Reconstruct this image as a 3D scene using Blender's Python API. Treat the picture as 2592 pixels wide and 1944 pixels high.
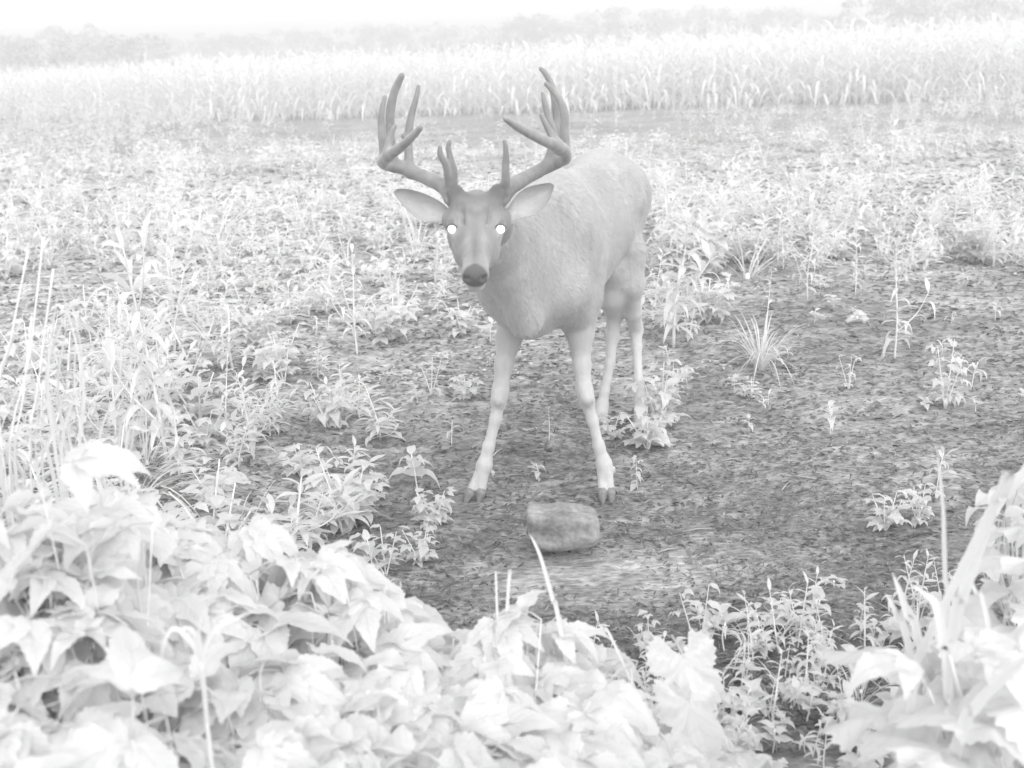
import bpy, math, random
import numpy as np
from mathutils import Vector, Matrix, Quaternion, Euler

for _o in list(bpy.data.objects):
    bpy.data.objects.remove(_o, do_unlink=True)
scene = bpy.context.scene
COL = scene.collection
RNG = random.Random(11)
NR = np.random.RandomState(5)

# ------------------------------------------------------------------ camera
H = 1.30
F = 2900.0                     # focal length in pixels of a 2592 px wide frame
PITCH = math.radians(15.8)
ROLL = math.radians(1.8)
fw = Vector((0, math.cos(PITCH), -math.sin(PITCH)))
r0 = Vector((1, 0, 0)); u0 = Vector((0, math.sin(PITCH), math.cos(PITCH)))
RT = r0*math.cos(ROLL) - u0*math.sin(ROLL)
UP = r0*math.sin(ROLL) + u0*math.cos(ROLL)
CAMP = Vector((0, 0, H))
cam_d = bpy.data.cameras.new("camera")
cam = bpy.data.objects.new("camera", cam_d); COL.objects.link(cam)
M = Matrix((RT, UP, -fw)).transposed().to_4x4(); M.translation = CAMP
cam.matrix_world = M
cam_d.sensor_width = 36.0; cam_d.lens = F/2592.0*36.0
cam_d.clip_start = 0.05; cam_d.clip_end = 2500
cam_d.dof.use_dof = True; cam_d.dof.focus_distance = 3.6; cam_d.dof.aperture_fstop = 5.0
scene.camera = cam

# ------------------------------------------------------------------ light (monochrome infrared record of a bright overcast evening)
SUN_EL, SUN_AZ = 50.0, 160.0    # azimuth clockwise from +Y (high behind the camera, a little to the right)
w = bpy.data.worlds.new("World"); scene.world = w; w.use_nodes = True
wt = w.node_tree; wt.nodes.clear()
sk = wt.nodes.new('ShaderNodeTexSky'); sk.sky_type = 'NISHITA'; sk.sun_disc = False
sk.sun_elevation = math.radians(SUN_EL); sk.sun_rotation = math.radians(SUN_AZ)
sk.air_density = 1.0; sk.dust_density = 1.0; sk.ozone_density = 1.0
bw = wt.nodes.new('ShaderNodeRGBToBW'); bg = wt.nodes.new('ShaderNodeBackground')
bg.inputs['Strength'].default_value = 0.15
wo = wt.nodes.new('ShaderNodeOutputWorld')
wt.links.new(sk.outputs[0], bw.inputs[0]); wt.links.new(bw.outputs[0], bg.inputs[0]); wt.links.new(bg.outputs[0], wo.inputs[0])
sd = bpy.data.lights.new("sun", 'SUN'); sd.energy = 0.8; sd.angle = math.radians(110)
sd.color = (1.0, 1.0, 1.0)      # the record is monochrome
sun = bpy.data.objects.new("sun", sd); COL.objects.link(sun)
_d = Vector((math.sin(math.radians(SUN_AZ))*math.cos(math.radians(SUN_EL)), math.cos(math.radians(SUN_AZ))*math.cos(math.radians(SUN_EL)), math.sin(math.radians(SUN_EL))))
sun.rotation_euler = _d.to_track_quat('Z', 'Y').to_euler()
scene.view_settings.view_transform = 'Standard'; scene.view_settings.look = 'None'
scene.view_settings.gamma = 1.0; scene.view_settings.use_curve_mapping = False
scene.view_settings.exposure = 1.57
scene.render.engine = 'CYCLES'
scene.cycles.max_bounces = 9; scene.cycles.diffuse_bounces = 7; scene.cycles.transmission_bounces = 4
scene.cycles.volume_bounces = 1; scene.cycles.transparent_max_bounces = 8

# ------------------------------------------------------------------ helpers
def ray(px, py):
    return fw + RT*((px-1296.0)/F) + UP*((972.0-py)/F)
def at(px, py, Y):
    d = ray(px, py); return CAMP + d*(Y/d.y)
def atz(px, py, z=0.0):
    d = ray(px, py)
    return CAMP + d*((z-H)/d.z)
def proj(p):
    q = Vector(p) - CAMP; zf = q.dot(fw)
    if zf < 0.05: return (-9999, -9999, zf)
    return (1296+F*q.dot(RT)/zf, 972-F*q.dot(UP)/zf, zf)

def _hash(ix, iy, iz, s):
    n = (ix*374761393 + iy*668265263 + iz*2147483647 + s*1442695041) & 0xffffffff
    n = ((n ^ (n >> 13))*1274126177) & 0xffffffff
    n = n ^ (n >> 16)
    return (n & 0xffff)/65535.0
def vnoise(x, y, z=None, s=0):
    x = np.asarray(x, dtype=np.float64); y = np.asarray(y, dtype=np.float64)
    z = np.zeros_like(x) if z is None else np.asarray(z, dtype=np.float64)
    ix = np.floor(x).astype(np.int64); iy = np.floor(y).astype(np.int64); iz = np.floor(z).astype(np.int64)
    fx = x-ix; fy = y-iy; fz = z-iz
    fx = fx*fx*(3-2*fx); fy = fy*fy*(3-2*fy); fz = fz*fz*(3-2*fz)
    r = 0
    for a in (0, 1):
        for b in (0, 1):
            for c in (0, 1):
                wgt = (fx if a else 1-fx)*(fy if b else 1-fy)*(fz if c else 1-fz)
                r = r + wgt*_hash(ix+a, iy+b, iz+c, s)
    return r*2-1
def fbm(x, y, o=4, s=0, lac=2.1, g=.5):
    r = 0; a = 1.0; f = 1.0
    for i in range(o):
        r = r + a*vnoise(np.asarray(x)*f, np.asarray(y)*f, None, s+i*17); a *= g; f *= lac
    return r

def gz_low(x, y):
    """broad shape of the ground"""
    x = np.asarray(x, float); y = np.asarray(y, float)
    fade = np.clip((60-np.hypot(x, y))/40, 0, 1)
    return (0.035*vnoise(x*.55, y*.55, None, 3) + .02*vnoise(x*1.7, y*1.7, None, 9))*fade*np.clip(np.hypot(x, y)-.5, 0, 1)
def gz(x, y): return float(gz_low(np.array([x]), np.array([y]))[0])
def ground(px, py):
    p = atz(px, py, 0.0)
    for _ in range(3): p = atz(px, py, gz(p.x, p.y))
    return p

def link_mesh(name, V, Fc, mat, parent=None, smooth=True, uv=None, mats=None, midx=None):
    me = bpy.data.meshes.new(name)
    me.from_pydata([tuple(v) for v in V], [], Fc); me.update()
    if smooth: me.polygons.foreach_set('use_smooth', [True]*len(me.polygons))
    if uv is not None:
        l = me.uv_layers.new(name='UVMap'); vi = np.zeros(len(me.loops), dtype=np.int32); me.loops.foreach_get('vertex_index', vi)
        l.data.foreach_set('uv', np.asarray(uv, dtype=np.float32)[vi].ravel())
    if mat: me.materials.append(mat)
    o = bpy.data.objects.new(name, me); COL.objects.link(o)
    if parent: o.parent = parent
    return o
class MB:
    def __init__(s): s.v = []; s.f = []; s.uv = []
    def add(s, V, Fc, UV=None, M=None):
        b = len(s.v)
        for v in V: s.v.append(tuple(M @ Vector(v)) if M is not None else tuple(v))
        s.uv += list(UV) if UV is not None else [(0.5, 0.5)]*len(V)
        s.f += [tuple(b+i for i in f) for f in Fc]
    def tube(s, pts, rad, n=6, cap=True, M=None):
        pts = [Vector(p) for p in pts]; m = len(pts)
        if not hasattr(rad, '__len__'): rad = [rad]*m
        V = []; UV = []
        t0 = (pts[1]-pts[0]).normalized(); ref = Vector((0, 0, 1)) if abs(t0.z) < .9 else Vector((1, 0, 0))
        a = t0.cross(ref).normalized()
        for i, p in enumerate(pts):
            t = (pts[min(i+1, m-1)]-pts[max(i-1, 0)]).normalized()
            a = (a - t*a.dot(t)).normalized(); b = t.cross(a)
            for k in range(n):
                an = 2*math.pi*k/n
                V.append(p + (a*math.cos(an)+b*math.sin(an))*rad[i]); UV.append((k/n, i/(m-1)))
        Fc = [(i*n+k, i*n+(k+1) % n, (i+1)*n+(k+1) % n, (i+1)*n+k) for i in range(m-1) for k in range(n)]
        if cap:
            Fc.append(tuple(range(n-1, -1, -1))); Fc.append(tuple((m-1)*n+k for k in range(n)))
        s.add(V, Fc, UV, M)
    def build(s, name, mat, parent=None, smooth=True): return link_mesh(name, s.v, s.f, mat, parent, smooth, s.uv)
def tag(o, label=None, cat=None, group=None, kind=None):
    if label: o['label'] = label
    if cat: o['category'] = cat
    if group: o['group'] = group
    if kind: o['kind'] = kind
    return o
def empty(name, loc=(0, 0, 0)):
    o = bpy.data.objects.new(name, None); COL.objects.link(o); o.location = loc; o.empty_display_size = .05; return o
def catmull(P, n=6):
    P = [Vector(p) for p in P]; P = [P[0]*2-P[1]]+P+[P[-1]*2-P[-2]]; out = []
    for i in range(1, len(P)-2):
        for k in range(n):
            t = k/n; a, b, c, d = P[i-1], P[i], P[i+1], P[i+2]
            out.append(.5*((2*b)+(-a+c)*t+(2*a-5*b+4*c-d)*t*t+(-a+3*b-3*c+d)*t**3))
    out.append(P[-2]); return out
def lerp_list(R, n):
    o = []
    for i in range(len(R)-1):
        for k in range(n): o.append(R[i]+(R[i+1]-R[i])*k/n)
    o.append(R[-1]); return o

# ------------------------------------------------------------------ materials (all grey: the record is monochrome infrared)
def newmat(name):
    m = bpy.data.materials.new(name); m.use_nodes = True; nt = m.node_tree; nt.nodes.clear()
    out = nt.nodes.new('ShaderNodeOutputMaterial'); return m, nt, out
def N(nt, t, **kw):
    n = nt.nodes.new(t)
    for k, v in kw.items():
        if k in n.inputs: n.inputs[k].default_value = v
        else: setattr(n, k, v)
    return n
def g3(v): return (v, v, v, 1)
def ramp(nt, src, stops):
    r = nt.nodes.new('ShaderNodeValToRGB'); e = r.color_ramp.elements
    e[0].position, e[0].color = stops[0][0], g3(stops[0][1]); e[1].position, e[1].color = stops[1][0], g3(stops[1][1])
    for p, v in stops[2:]:
        x = e.new(p); x.color = g3(v)
    nt.links.new(src, r.inputs[0]); return r.outputs[0]
def mathn(nt, op, a, b=None):
    n = nt.nodes.new('ShaderNodeMath'); n.operation = op
    for i, q in enumerate((a, b)):
        if q is None: continue
        if isinstance(q, (int, float)): n.inputs[i].default_value = q
        else: nt.links.new(q, n.inputs[i])
    return n.outputs[0]

def leaf_material(name, base, var=.08, transl=.38, vein=True, rough=.45, veins=9.0):
    m, nt, out = newmat(name)
    tc = N(nt, 'ShaderNodeTexCoord'); oi = N(nt, 'ShaderNodeObjectInfo')
    no = N(nt, 'ShaderNodeTexNoise', Scale=18.0, Detail=4.0); nt.links.new(tc.outputs['Object'], no.inputs['Vector'])
    c = mathn(nt, 'MULTIPLY_ADD', no.outputs[0], var*1.6); nt.nodes[-1].inputs[2].default_value = base-var*.8
    c2 = mathn(nt, 'MULTIPLY_ADD', oi.outputs['Random'], var*1.4); nt.nodes[-1].inputs[2].default_value = -var*.7
    c = mathn(nt, 'ADD', c, c2)
    bump = N(nt, 'ShaderNodeBump', Strength=.5, Distance=.002)
    if vein:
        sp = N(nt, 'ShaderNodeSeparateXYZ'); nt.links.new(tc.outputs['UV'], sp.inputs[0])
        ax = mathn(nt, 'ABSOLUTE', mathn(nt, 'SUBTRACT', sp.outputs[0], .5))
        mid = mathn(nt, 'SMOOTH_MIN', mathn(nt, 'MULTIPLY', ax, 30.0), 1.0)
        ph = mathn(nt, 'MULTIPLY', mathn(nt, 'SUBTRACT', sp.outputs[1], mathn(nt, 'MULTIPLY', ax, .55)), veins*2*math.pi)
        s = mathn(nt, 'COSINE', ph); s = mathn(nt, 'POWER', mathn(nt, 'MULTIPLY_ADD', s, .5), 8.0)
        nt.nodes[-2].inputs[2].default_value = .5
        hgt = mathn(nt, 'ADD', mathn(nt, 'MULTIPLY', s, -.45), mid)
        nt.links.new(hgt, bump.inputs['Height'])
        c = mathn(nt, 'ADD', c, mathn(nt, 'MULTIPLY', s, -.04))
    else:
        nt.links.new(no.outputs[0], bump.inputs['Height'])
    cc = N(nt, 'ShaderNodeCombineColor')
    for i in range(3): nt.links.new(c, cc.inputs[i])
    df = N(nt, 'ShaderNodeBsdfDiffuse'); tr = N(nt, 'ShaderNodeBsdfTranslucent'); gl = N(nt, 'ShaderNodeBsdfGlossy', Roughness=rough)
    for q in (df, tr): nt.links.new(cc.outputs[0], q.inputs['Color']); nt.links.new(bump.outputs[0], q.inputs['Normal'])
    nt.links.new(bump.outputs[0], gl.inputs['Normal'])
    m1 = N(nt, 'ShaderNodeMixShader'); m1.inputs[0].default_value = transl
    nt.links.new(df.outputs[0], m1.inputs[1]); nt.links.new(tr.outputs[0], m1.inputs[2])
    m2 = N(nt, 'ShaderNodeMixShader'); m2.inputs[0].default_value = .04
    nt.links.new(m1.outputs[0], m2.inputs[1]); nt.links.new(gl.outputs[0], m2.inputs[2]); nt.links.new(m2.outputs[0], out.inputs[0])
    return m
def solid_material(name, base, var=.06, scale=20.0, rough=.9, bump=.3, stretch=(1, 1, 1), sheen=0.0, attr=None, dist=.004):
    m, nt, out = newmat(name)
    tc = N(nt, 'ShaderNodeTexCoord'); mp = N(nt, 'ShaderNodeMapping'); mp.inputs['Scale'].default_value = stretch
    nt.links.new(tc.outputs['Object'], mp.inputs[0])
    no = N(nt, 'ShaderNodeTexNoise', Scale=scale, Detail=6.0, Roughness=.6); nt.links.new(mp.outputs[0], no.inputs['Vector'])
    c = ramp(nt, no.outputs[0], [(.3, base-var), (.7, base+var)])
    if attr:
        at_ = N(nt, 'ShaderNodeAttribute', attribute_name=attr)
        mx = N(nt, 'ShaderNodeMix', data_type='RGBA', blend_type='MULTIPLY'); mx.inputs[0].default_value = 1
        nt.links.new(c, mx.inputs[6]); nt.links.new(at_.outputs['Color'], mx.inputs[7]); c = mx.outputs[2]
    b = N(nt, 'ShaderNodeBsdfPrincipled', Roughness=rough)
    b.inputs['Specular IOR Level'].default_value = .25
    b.inputs['Sheen Weight'].default_value = sheen; b.inputs['Sheen Roughness'].default_value = .45
    bp = N(nt, 'ShaderNodeBump', Strength=bump, Distance=dist)
    nt.links.new(no.outputs[0], bp.inputs['Height']); nt.links.new(bp.outputs[0], b.inputs['Normal'])
    nt.links.new(c, b.inputs['Base Color']); nt.links.new(b.outputs[0], out.inputs[0])
    return m

M_LEAF = leaf_material('leaf_broad', .88, .04, .55)
M_LEAF2 = leaf_material('leaf_narrow', .86, .05, .52, vein=False)
M_GRASS = leaf_material('grass_blade', .80, .06, .4, vein=False)
M_CORN = leaf_material('corn_leaf', .93, .03, .5, vein=False)
M_STEM = solid_material('green_stem', .84, .05)
M_DRY = solid_material('dry_straw', .42, .1, scale=12)
M_BARK = solid_material('bark', .3, .08, scale=6, bump=.6)
# ------------------------------------------------------------------ ground: one sheet, fine near the camera
def soil_material():
    m, nt, out = newmat('soil_with_crop_residue')
    tc = N(nt, 'ShaderNodeTexCoord'); P = tc.outputs['Object']
    def noise(sc, det=5.0, rough=.6, vec=P, dist=0.0):
        n = N(nt, 'ShaderNodeTexNoise', Scale=sc, Detail=det, Roughness=rough, Distortion=dist); nt.links.new(vec, n.inputs['Vector']); return n.outputs[0]
    mp = N(nt, 'ShaderNodeMapping'); mp.inputs['Scale'].default_value = (1, 1.9, 1); mp.inputs['Rotation'].default_value = (0, 0, .15); nt.links.new(P, mp.inputs[0])
    big = noise(.9, 3.0); mid = noise(7.0, 6.0, .65, mp.outputs[0], .4); fine = noise(42.0, 8.0, .72, mp.outputs[0], .8)
    vo = N(nt, 'ShaderNodeTexVoronoi', Scale=34.0, feature='F1'); nt.links.new(mp.outputs[0], vo.inputs['Vector'])
    h = mathn(nt, 'ADD', mathn(nt, 'MULTIPLY', mid, 1.1), mathn(nt, 'MULTIPLY', fine, 1.0))
    h = mathn(nt, 'ADD', h, mathn(nt, 'MULTIPLY', vo.outputs[0], .35))
    c = ramp(nt, h, [(0.0, .08), (.85, .11), (1.12, .21), (1.38, .29), (1.0, .155)]) if False else None
    hh = mathn(nt, 'MULTIPLY', h, .45)
    c = ramp(nt, hh, [(.36, .078), (.68, .44), (.46, .165), (.56, .275)])
    sc = mathn(nt, 'MULTIPLY_ADD', big, .55); nt.nodes[-1].inputs[2].default_value = .74
    mx = N(nt, 'ShaderNodeMix', data_type='RGBA', blend_type='MULTIPLY'); mx.inputs[0].default_value = 1
    nt.links.new(c, mx.inputs[6]); nt.links.new(sc, mx.inputs[7])
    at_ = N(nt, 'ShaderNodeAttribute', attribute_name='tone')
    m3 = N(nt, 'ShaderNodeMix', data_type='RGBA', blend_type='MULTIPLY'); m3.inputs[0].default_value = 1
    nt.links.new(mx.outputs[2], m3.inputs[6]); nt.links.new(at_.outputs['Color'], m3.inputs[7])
    b = N(nt, 'ShaderNodeBsdfPrincipled', Roughness=.95); b.inputs['Specular IOR Level'].default_value = .2
    bp = N(nt, 'ShaderNodeBump', Strength=1.0, Distance=.022); nt.links.new(hh, bp.inputs['Height'])
    nt.links.new(bp.outputs[0], b.inputs['Normal']); nt.links.new(m3.outputs[2], b.inputs['Base Color']); nt.links.new(b.outputs[0], out.inputs[0])
    return m
def build_ground():
    rs = [0.0]
    r = 0.9
    while r < 10: rs.append(r); r *= 1.0048
    while r < 60: rs.append(r); r *= 1.02
    while r < 420: rs.append(r); r *= 1.12
    rs.append(420.0)
    fine = np.linspace(-31, 31, 470); co = np.linspace(31, 329, 90)[1:-1]
    an = np.radians(np.concatenate([fine, co])); rs = np.array(rs[1:])
    R, A = np.meshgrid(rs, an, indexing='ij'); X = R*np.sin(A); Y = R*np.cos(A)
    Z = gz_low(X, Y)
    nf = np.clip((14-R)/6, 0, 1)
    # flaky crust and clods
    cl = fbm(X*6, Y*9, 3, 21); cl2 = np.abs(fbm(X*16, Y*26, 3, 41))
    # smoother trampled soil around the block
    c0 = ground(1520, 1480); d = np.hypot((X-c0.x)/.42, (Y-c0.y)/.3)
    sm = np.clip(1.2-d, 0, 1)
    rough = 1-.45*sm
    Z = Z + nf*rough*(.006*cl + .010*cl2*np.clip(.5+fbm(X*1.2, Y*1.2, 2, 77), 0.15, 1.2))
    # pressed hollow just in front of the block and below the hooves
    for (px, py, rx, ry, dz) in ((1410, 1412, .16, .035, -.016), (1300, 1365, .1, .035, -.012), (1590, 1428, .05, .03, -.02), (1460, 1290, .2, .05, -.008), (1950, 1270, .25, .05, -.02), (1780, 1330, .3, .04, -.018), (2100, 1120, .22, .04, -.016)):
        q = ground(px, py); Z = Z + dz*np.exp(-((X-q.x)/rx)**2-((Y-q.y)/ry)**2)
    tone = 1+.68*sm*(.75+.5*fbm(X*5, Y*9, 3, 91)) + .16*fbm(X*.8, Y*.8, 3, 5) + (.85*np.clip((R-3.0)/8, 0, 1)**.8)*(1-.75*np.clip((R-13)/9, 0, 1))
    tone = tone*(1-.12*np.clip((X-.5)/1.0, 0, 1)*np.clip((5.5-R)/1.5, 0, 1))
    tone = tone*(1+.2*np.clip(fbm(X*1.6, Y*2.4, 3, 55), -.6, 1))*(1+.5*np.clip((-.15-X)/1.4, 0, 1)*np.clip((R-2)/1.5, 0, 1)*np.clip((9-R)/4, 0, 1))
    nr, na = R.shape
    V = np.stack([X, Y, Z], -1).reshape(-1, 3)
    V = np.vstack([V, [[0, 0, 0]]])
    i = np.arange(nr-1)[:, None]; k = np.arange(na)[None, :]; k2 = (k+1) % na
    Q = np.stack([i*na+k, i*na+k2, (i+1)*na+k2, (i+1)*na+k], -1).reshape(-1, 4)[:, ::-1]
    T = np.stack([np.full(na, nr*na), k2[0], k[0]], -1)[:, ::-1]
    me = bpy.data.meshes.new('ground')
    me.vertices.add(len(V)); me.vertices.foreach_set('co', V.astype(np.float32).ravel())
    nl = Q.size+T.size; me.loops.add(nl); me.loops.foreach_set('vertex_index', np.concatenate([Q.ravel(), T.ravel()]).astype(np.int32))
    me.polygons.add(len(Q)+len(T))
    me.polygons.foreach_set('loop_start', np.concatenate([np.arange(len(Q))*4, len(Q)*4+np.arange(len(T))*3]).astype(np.int32))
    me.update(calc_edges=True)
    me.polygons.foreach_set('use_smooth', np.ones(len(me.polygons), bool))
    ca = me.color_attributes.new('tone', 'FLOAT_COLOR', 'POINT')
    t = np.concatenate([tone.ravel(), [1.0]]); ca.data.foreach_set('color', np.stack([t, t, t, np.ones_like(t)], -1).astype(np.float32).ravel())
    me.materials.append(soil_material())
    o = bpy.data.objects.new('ground', me); COL.objects.link(o); o['kind'] = 'structure'
build_ground()
# ------------------------------------------------------------------ signed distance modelling with surface nets
class Field:
    def __init__(s, xs, ys, zs):
        s.ax = [np.asarray(a, np.float32) for a in (xs, ys, zs)]
        s.d = np.full([len(a) for a in s.ax], .12, np.float32)
    def crop(s, lo, hi):
        sl = []
        for a, l, h in zip(s.ax, lo, hi):
            i = max(int(np.searchsorted(a, l))-1, 0); j = min(int(np.searchsorted(a, h))+1, len(a)); sl.append(slice(i, max(j, i+1)))
        G = np.meshgrid(*[a[q] for a, q in zip(s.ax, sl)], indexing='ij', sparse=True)
        return tuple(sl), G
    def smin(s, sl, b, k, sub=False):
        a = s.d[sl]
        if sub:
            b = -b; h = np.clip(.5+.5*(b-a)/k, 0, 1); s.d[sl] = a+(b-a)*h + k*h*(1-h); return
        h = np.clip(.5+.5*(b-a)/k, 0, 1); s.d[sl] = b+(a-b)*h - k*h*(1-h)
    def cone(s, a, b, ra, rb, k=.03, sub=False):
        a = np.array(a, np.float32); b = np.array(b, np.float32); m = max(ra, rb)+k+.02
        sl, (X, Y, Z) = s.crop(np.minimum(a, b)-m, np.maximum(a, b)+m)
        ba = b-a; L = float(ba@ba)+1e-9
        h = np.clip(((X-a[0])*ba[0]+(Y-a[1])*ba[1]+(Z-a[2])*ba[2])/L, 0, 1)
        d = np.sqrt((X-a[0]-ba[0]*h)**2+(Y-a[1]-ba[1]*h)**2+(Z-a[2]-ba[2]*h)**2)-(ra+(rb-ra)*h)
        s.smin(sl, d, k, sub)
    def chain(s, P, R, k):
        m = max(R)+k+.03; A = np.array([tuple(p) for p in P]); sl, (X, Y, Z) = s.crop(A.min(0)-m, A.max(0)+m); D = None
        for i in range(len(A)-1):
            a = A[i].astype(np.float32); ba = (A[i+1]-A[i]).astype(np.float32); L_ = float(ba@ba)+1e-12
            h = np.clip(((X-a[0])*ba[0]+(Y-a[1])*ba[1]+(Z-a[2])*ba[2])/L_, 0, 1)
            d = np.sqrt((X-a[0]-ba[0]*h)**2+(Y-a[1]-ba[1]*h)**2+(Z-a[2]-ba[2]*h)**2)-(R[i]+(R[i+1]-R[i])*h); D = d if D is None else np.minimum(D, d)
        s.smin(sl, D.astype(np.float32), k)
    def ell(s, c, R, axes=None, k=.03, sub=False):
        c = np.array(c, np.float32); m = max(R)+k+.02
        sl, (X, Y, Z) = s.crop(c-m, c+m)
        axes = axes or [(1, 0, 0), (0, 1, 0), (0, 0, 1)]
        q = 0; q2 = 0
        for v, r in zip(axes, R):
            t = (X-c[0])*v[0]+(Y-c[1])*v[1]+(Z-c[2])*v[2]; q = q+(t/r)**2; q2 = q2+(t/(r*r))**2
        k0 = np.sqrt(q); d = k0*(k0-1)/np.maximum(np.sqrt(q2), 1e-4)
        s.smin(sl, d, k, sub)
    def mesh(s):
        d = s.d; ng = d < 0; nx, ny, nz = d.shape
        cnt = np.zeros((nx-1, ny-1, nz-1), np.uint8)
        for a in (0, 1):
            for b in (0, 1):
                for c in (0, 1): cnt += ng[a:nx-1+a, b:ny-1+b, c:nz-1+c]
        act = np.argwhere((cnt > 0) & (cnt < 8)); idx = np.full(cnt.shape, -1, np.int64); idx[tuple(act.T)] = np.arange(len(act))
        acc = np.zeros((len(act), 3)); w_ = np.zeros(len(act))
        for axis in range(3):
            o = [q for q in range(3) if q != axis]
            for p in (0, 1):
                for q in (0, 1):
                    A = act.copy(); A[:, o[0]] += p; A[:, o[1]] += q; B = A.copy(); B[:, axis] += 1
                    va = d[tuple(A.T)]; vb = d[tuple(B.T)]; cr = (va < 0) != (vb < 0)
                    t = np.where(cr, va/np.where(cr, va-vb, 1), 0)
                    P = (A-act).astype(float); P[:, axis] = t
                    acc += P*cr[:, None]; w_ += cr
        P = act + acc/w_[:, None]
        V = np.stack([np.interp(P[:, i], np.arange(len(s.ax[i])), s.ax[i]) for i in range(3)], -1)
        faces = []
        for axis in range(3):
            u, v = [(1, 2), (2, 0), (0, 1)][axis]
            A0 = [slice(1, -1)]*3; A0[axis] = slice(0, -1); A1 = [slice(1, -1)]*3; A1[axis] = slice(1, None)
            a = ng[tuple(A0)]; b = ng[tuple(A1)]
            off = np.array([1, 1, 1]); off[axis] = 0
            for flip in (0, 1):
                E = np.argwhere((a & ~b) if flip == 0 else (~a & b)) + off
                if not len(E): continue
                def g(du, dv):
                    Q = E.copy(); Q[:, u] += du; Q[:, v] += dv; return idx[tuple(Q.T)]
                f = np.stack([g(-1, -1), g(0, -1), g(0, 0), g(-1, 0)], -1)
                faces.append(f if flip == 0 else f[:, ::-1])
        return V, np.vstack(faces)

def np_mesh(name, V, Q, mat, parent=None):
    me = bpy.data.meshes.new(name); me.vertices.add(len(V)); me.vertices.foreach_set('co', V.astype(np.float32).ravel())
    me.loops.add(Q.size); me.loops.foreach_set('vertex_index', Q.astype(np.int32).ravel()); me.polygons.add(len(Q))
    me.polygons.foreach_set('loop_start', (np.arange(len(Q))*Q.shape[1]).astype(np.int32)); me.update(calc_edges=True)
    me.polygons.foreach_set('use_smooth', np.ones(len(Q), bool)); me.materials.append(mat)
    o = bpy.data.objects.new(name, me); COL.objects.link(o)
    if parent: o.parent = parent
    return o
def smooth_np(V, Q, it=3, lam=.5):
    n = len(V); E = np.vstack([Q[:, [0, 1]], Q[:, [1, 2]], Q[:, [2, 3]], Q[:, [3, 0]]])
    deg = np.bincount(E.ravel(), minlength=n).astype(float)[:, None]
    for i in range(it):
        for l in (lam, -lam*1.03):
            S = np.zeros_like(V)
            for c in range(3):
                S[:, c] = np.bincount(E[:, 0], V[E[:, 1], c], n)+np.bincount(E[:, 1], V[E[:, 0], c], n)
            V = V+l*(S/deg-V)
    return V

# ------------------------------------------------------------------ the deer
YAW = math.radians(19.0)
AX = Vector((math.sin(YAW), math.cos(YAW), 0)); LT = Vector((math.cos(YAW), -math.sin(YAW), 0)); UZ = Vector((0, 0, 1))
O_ = Vector((.085, 3.36, 0))
def L(s, l, z): return O_ + AX*s + LT*l + UZ*z
AXS = [tuple(AX), tuple(LT), (0, 0, 1)]

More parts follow.
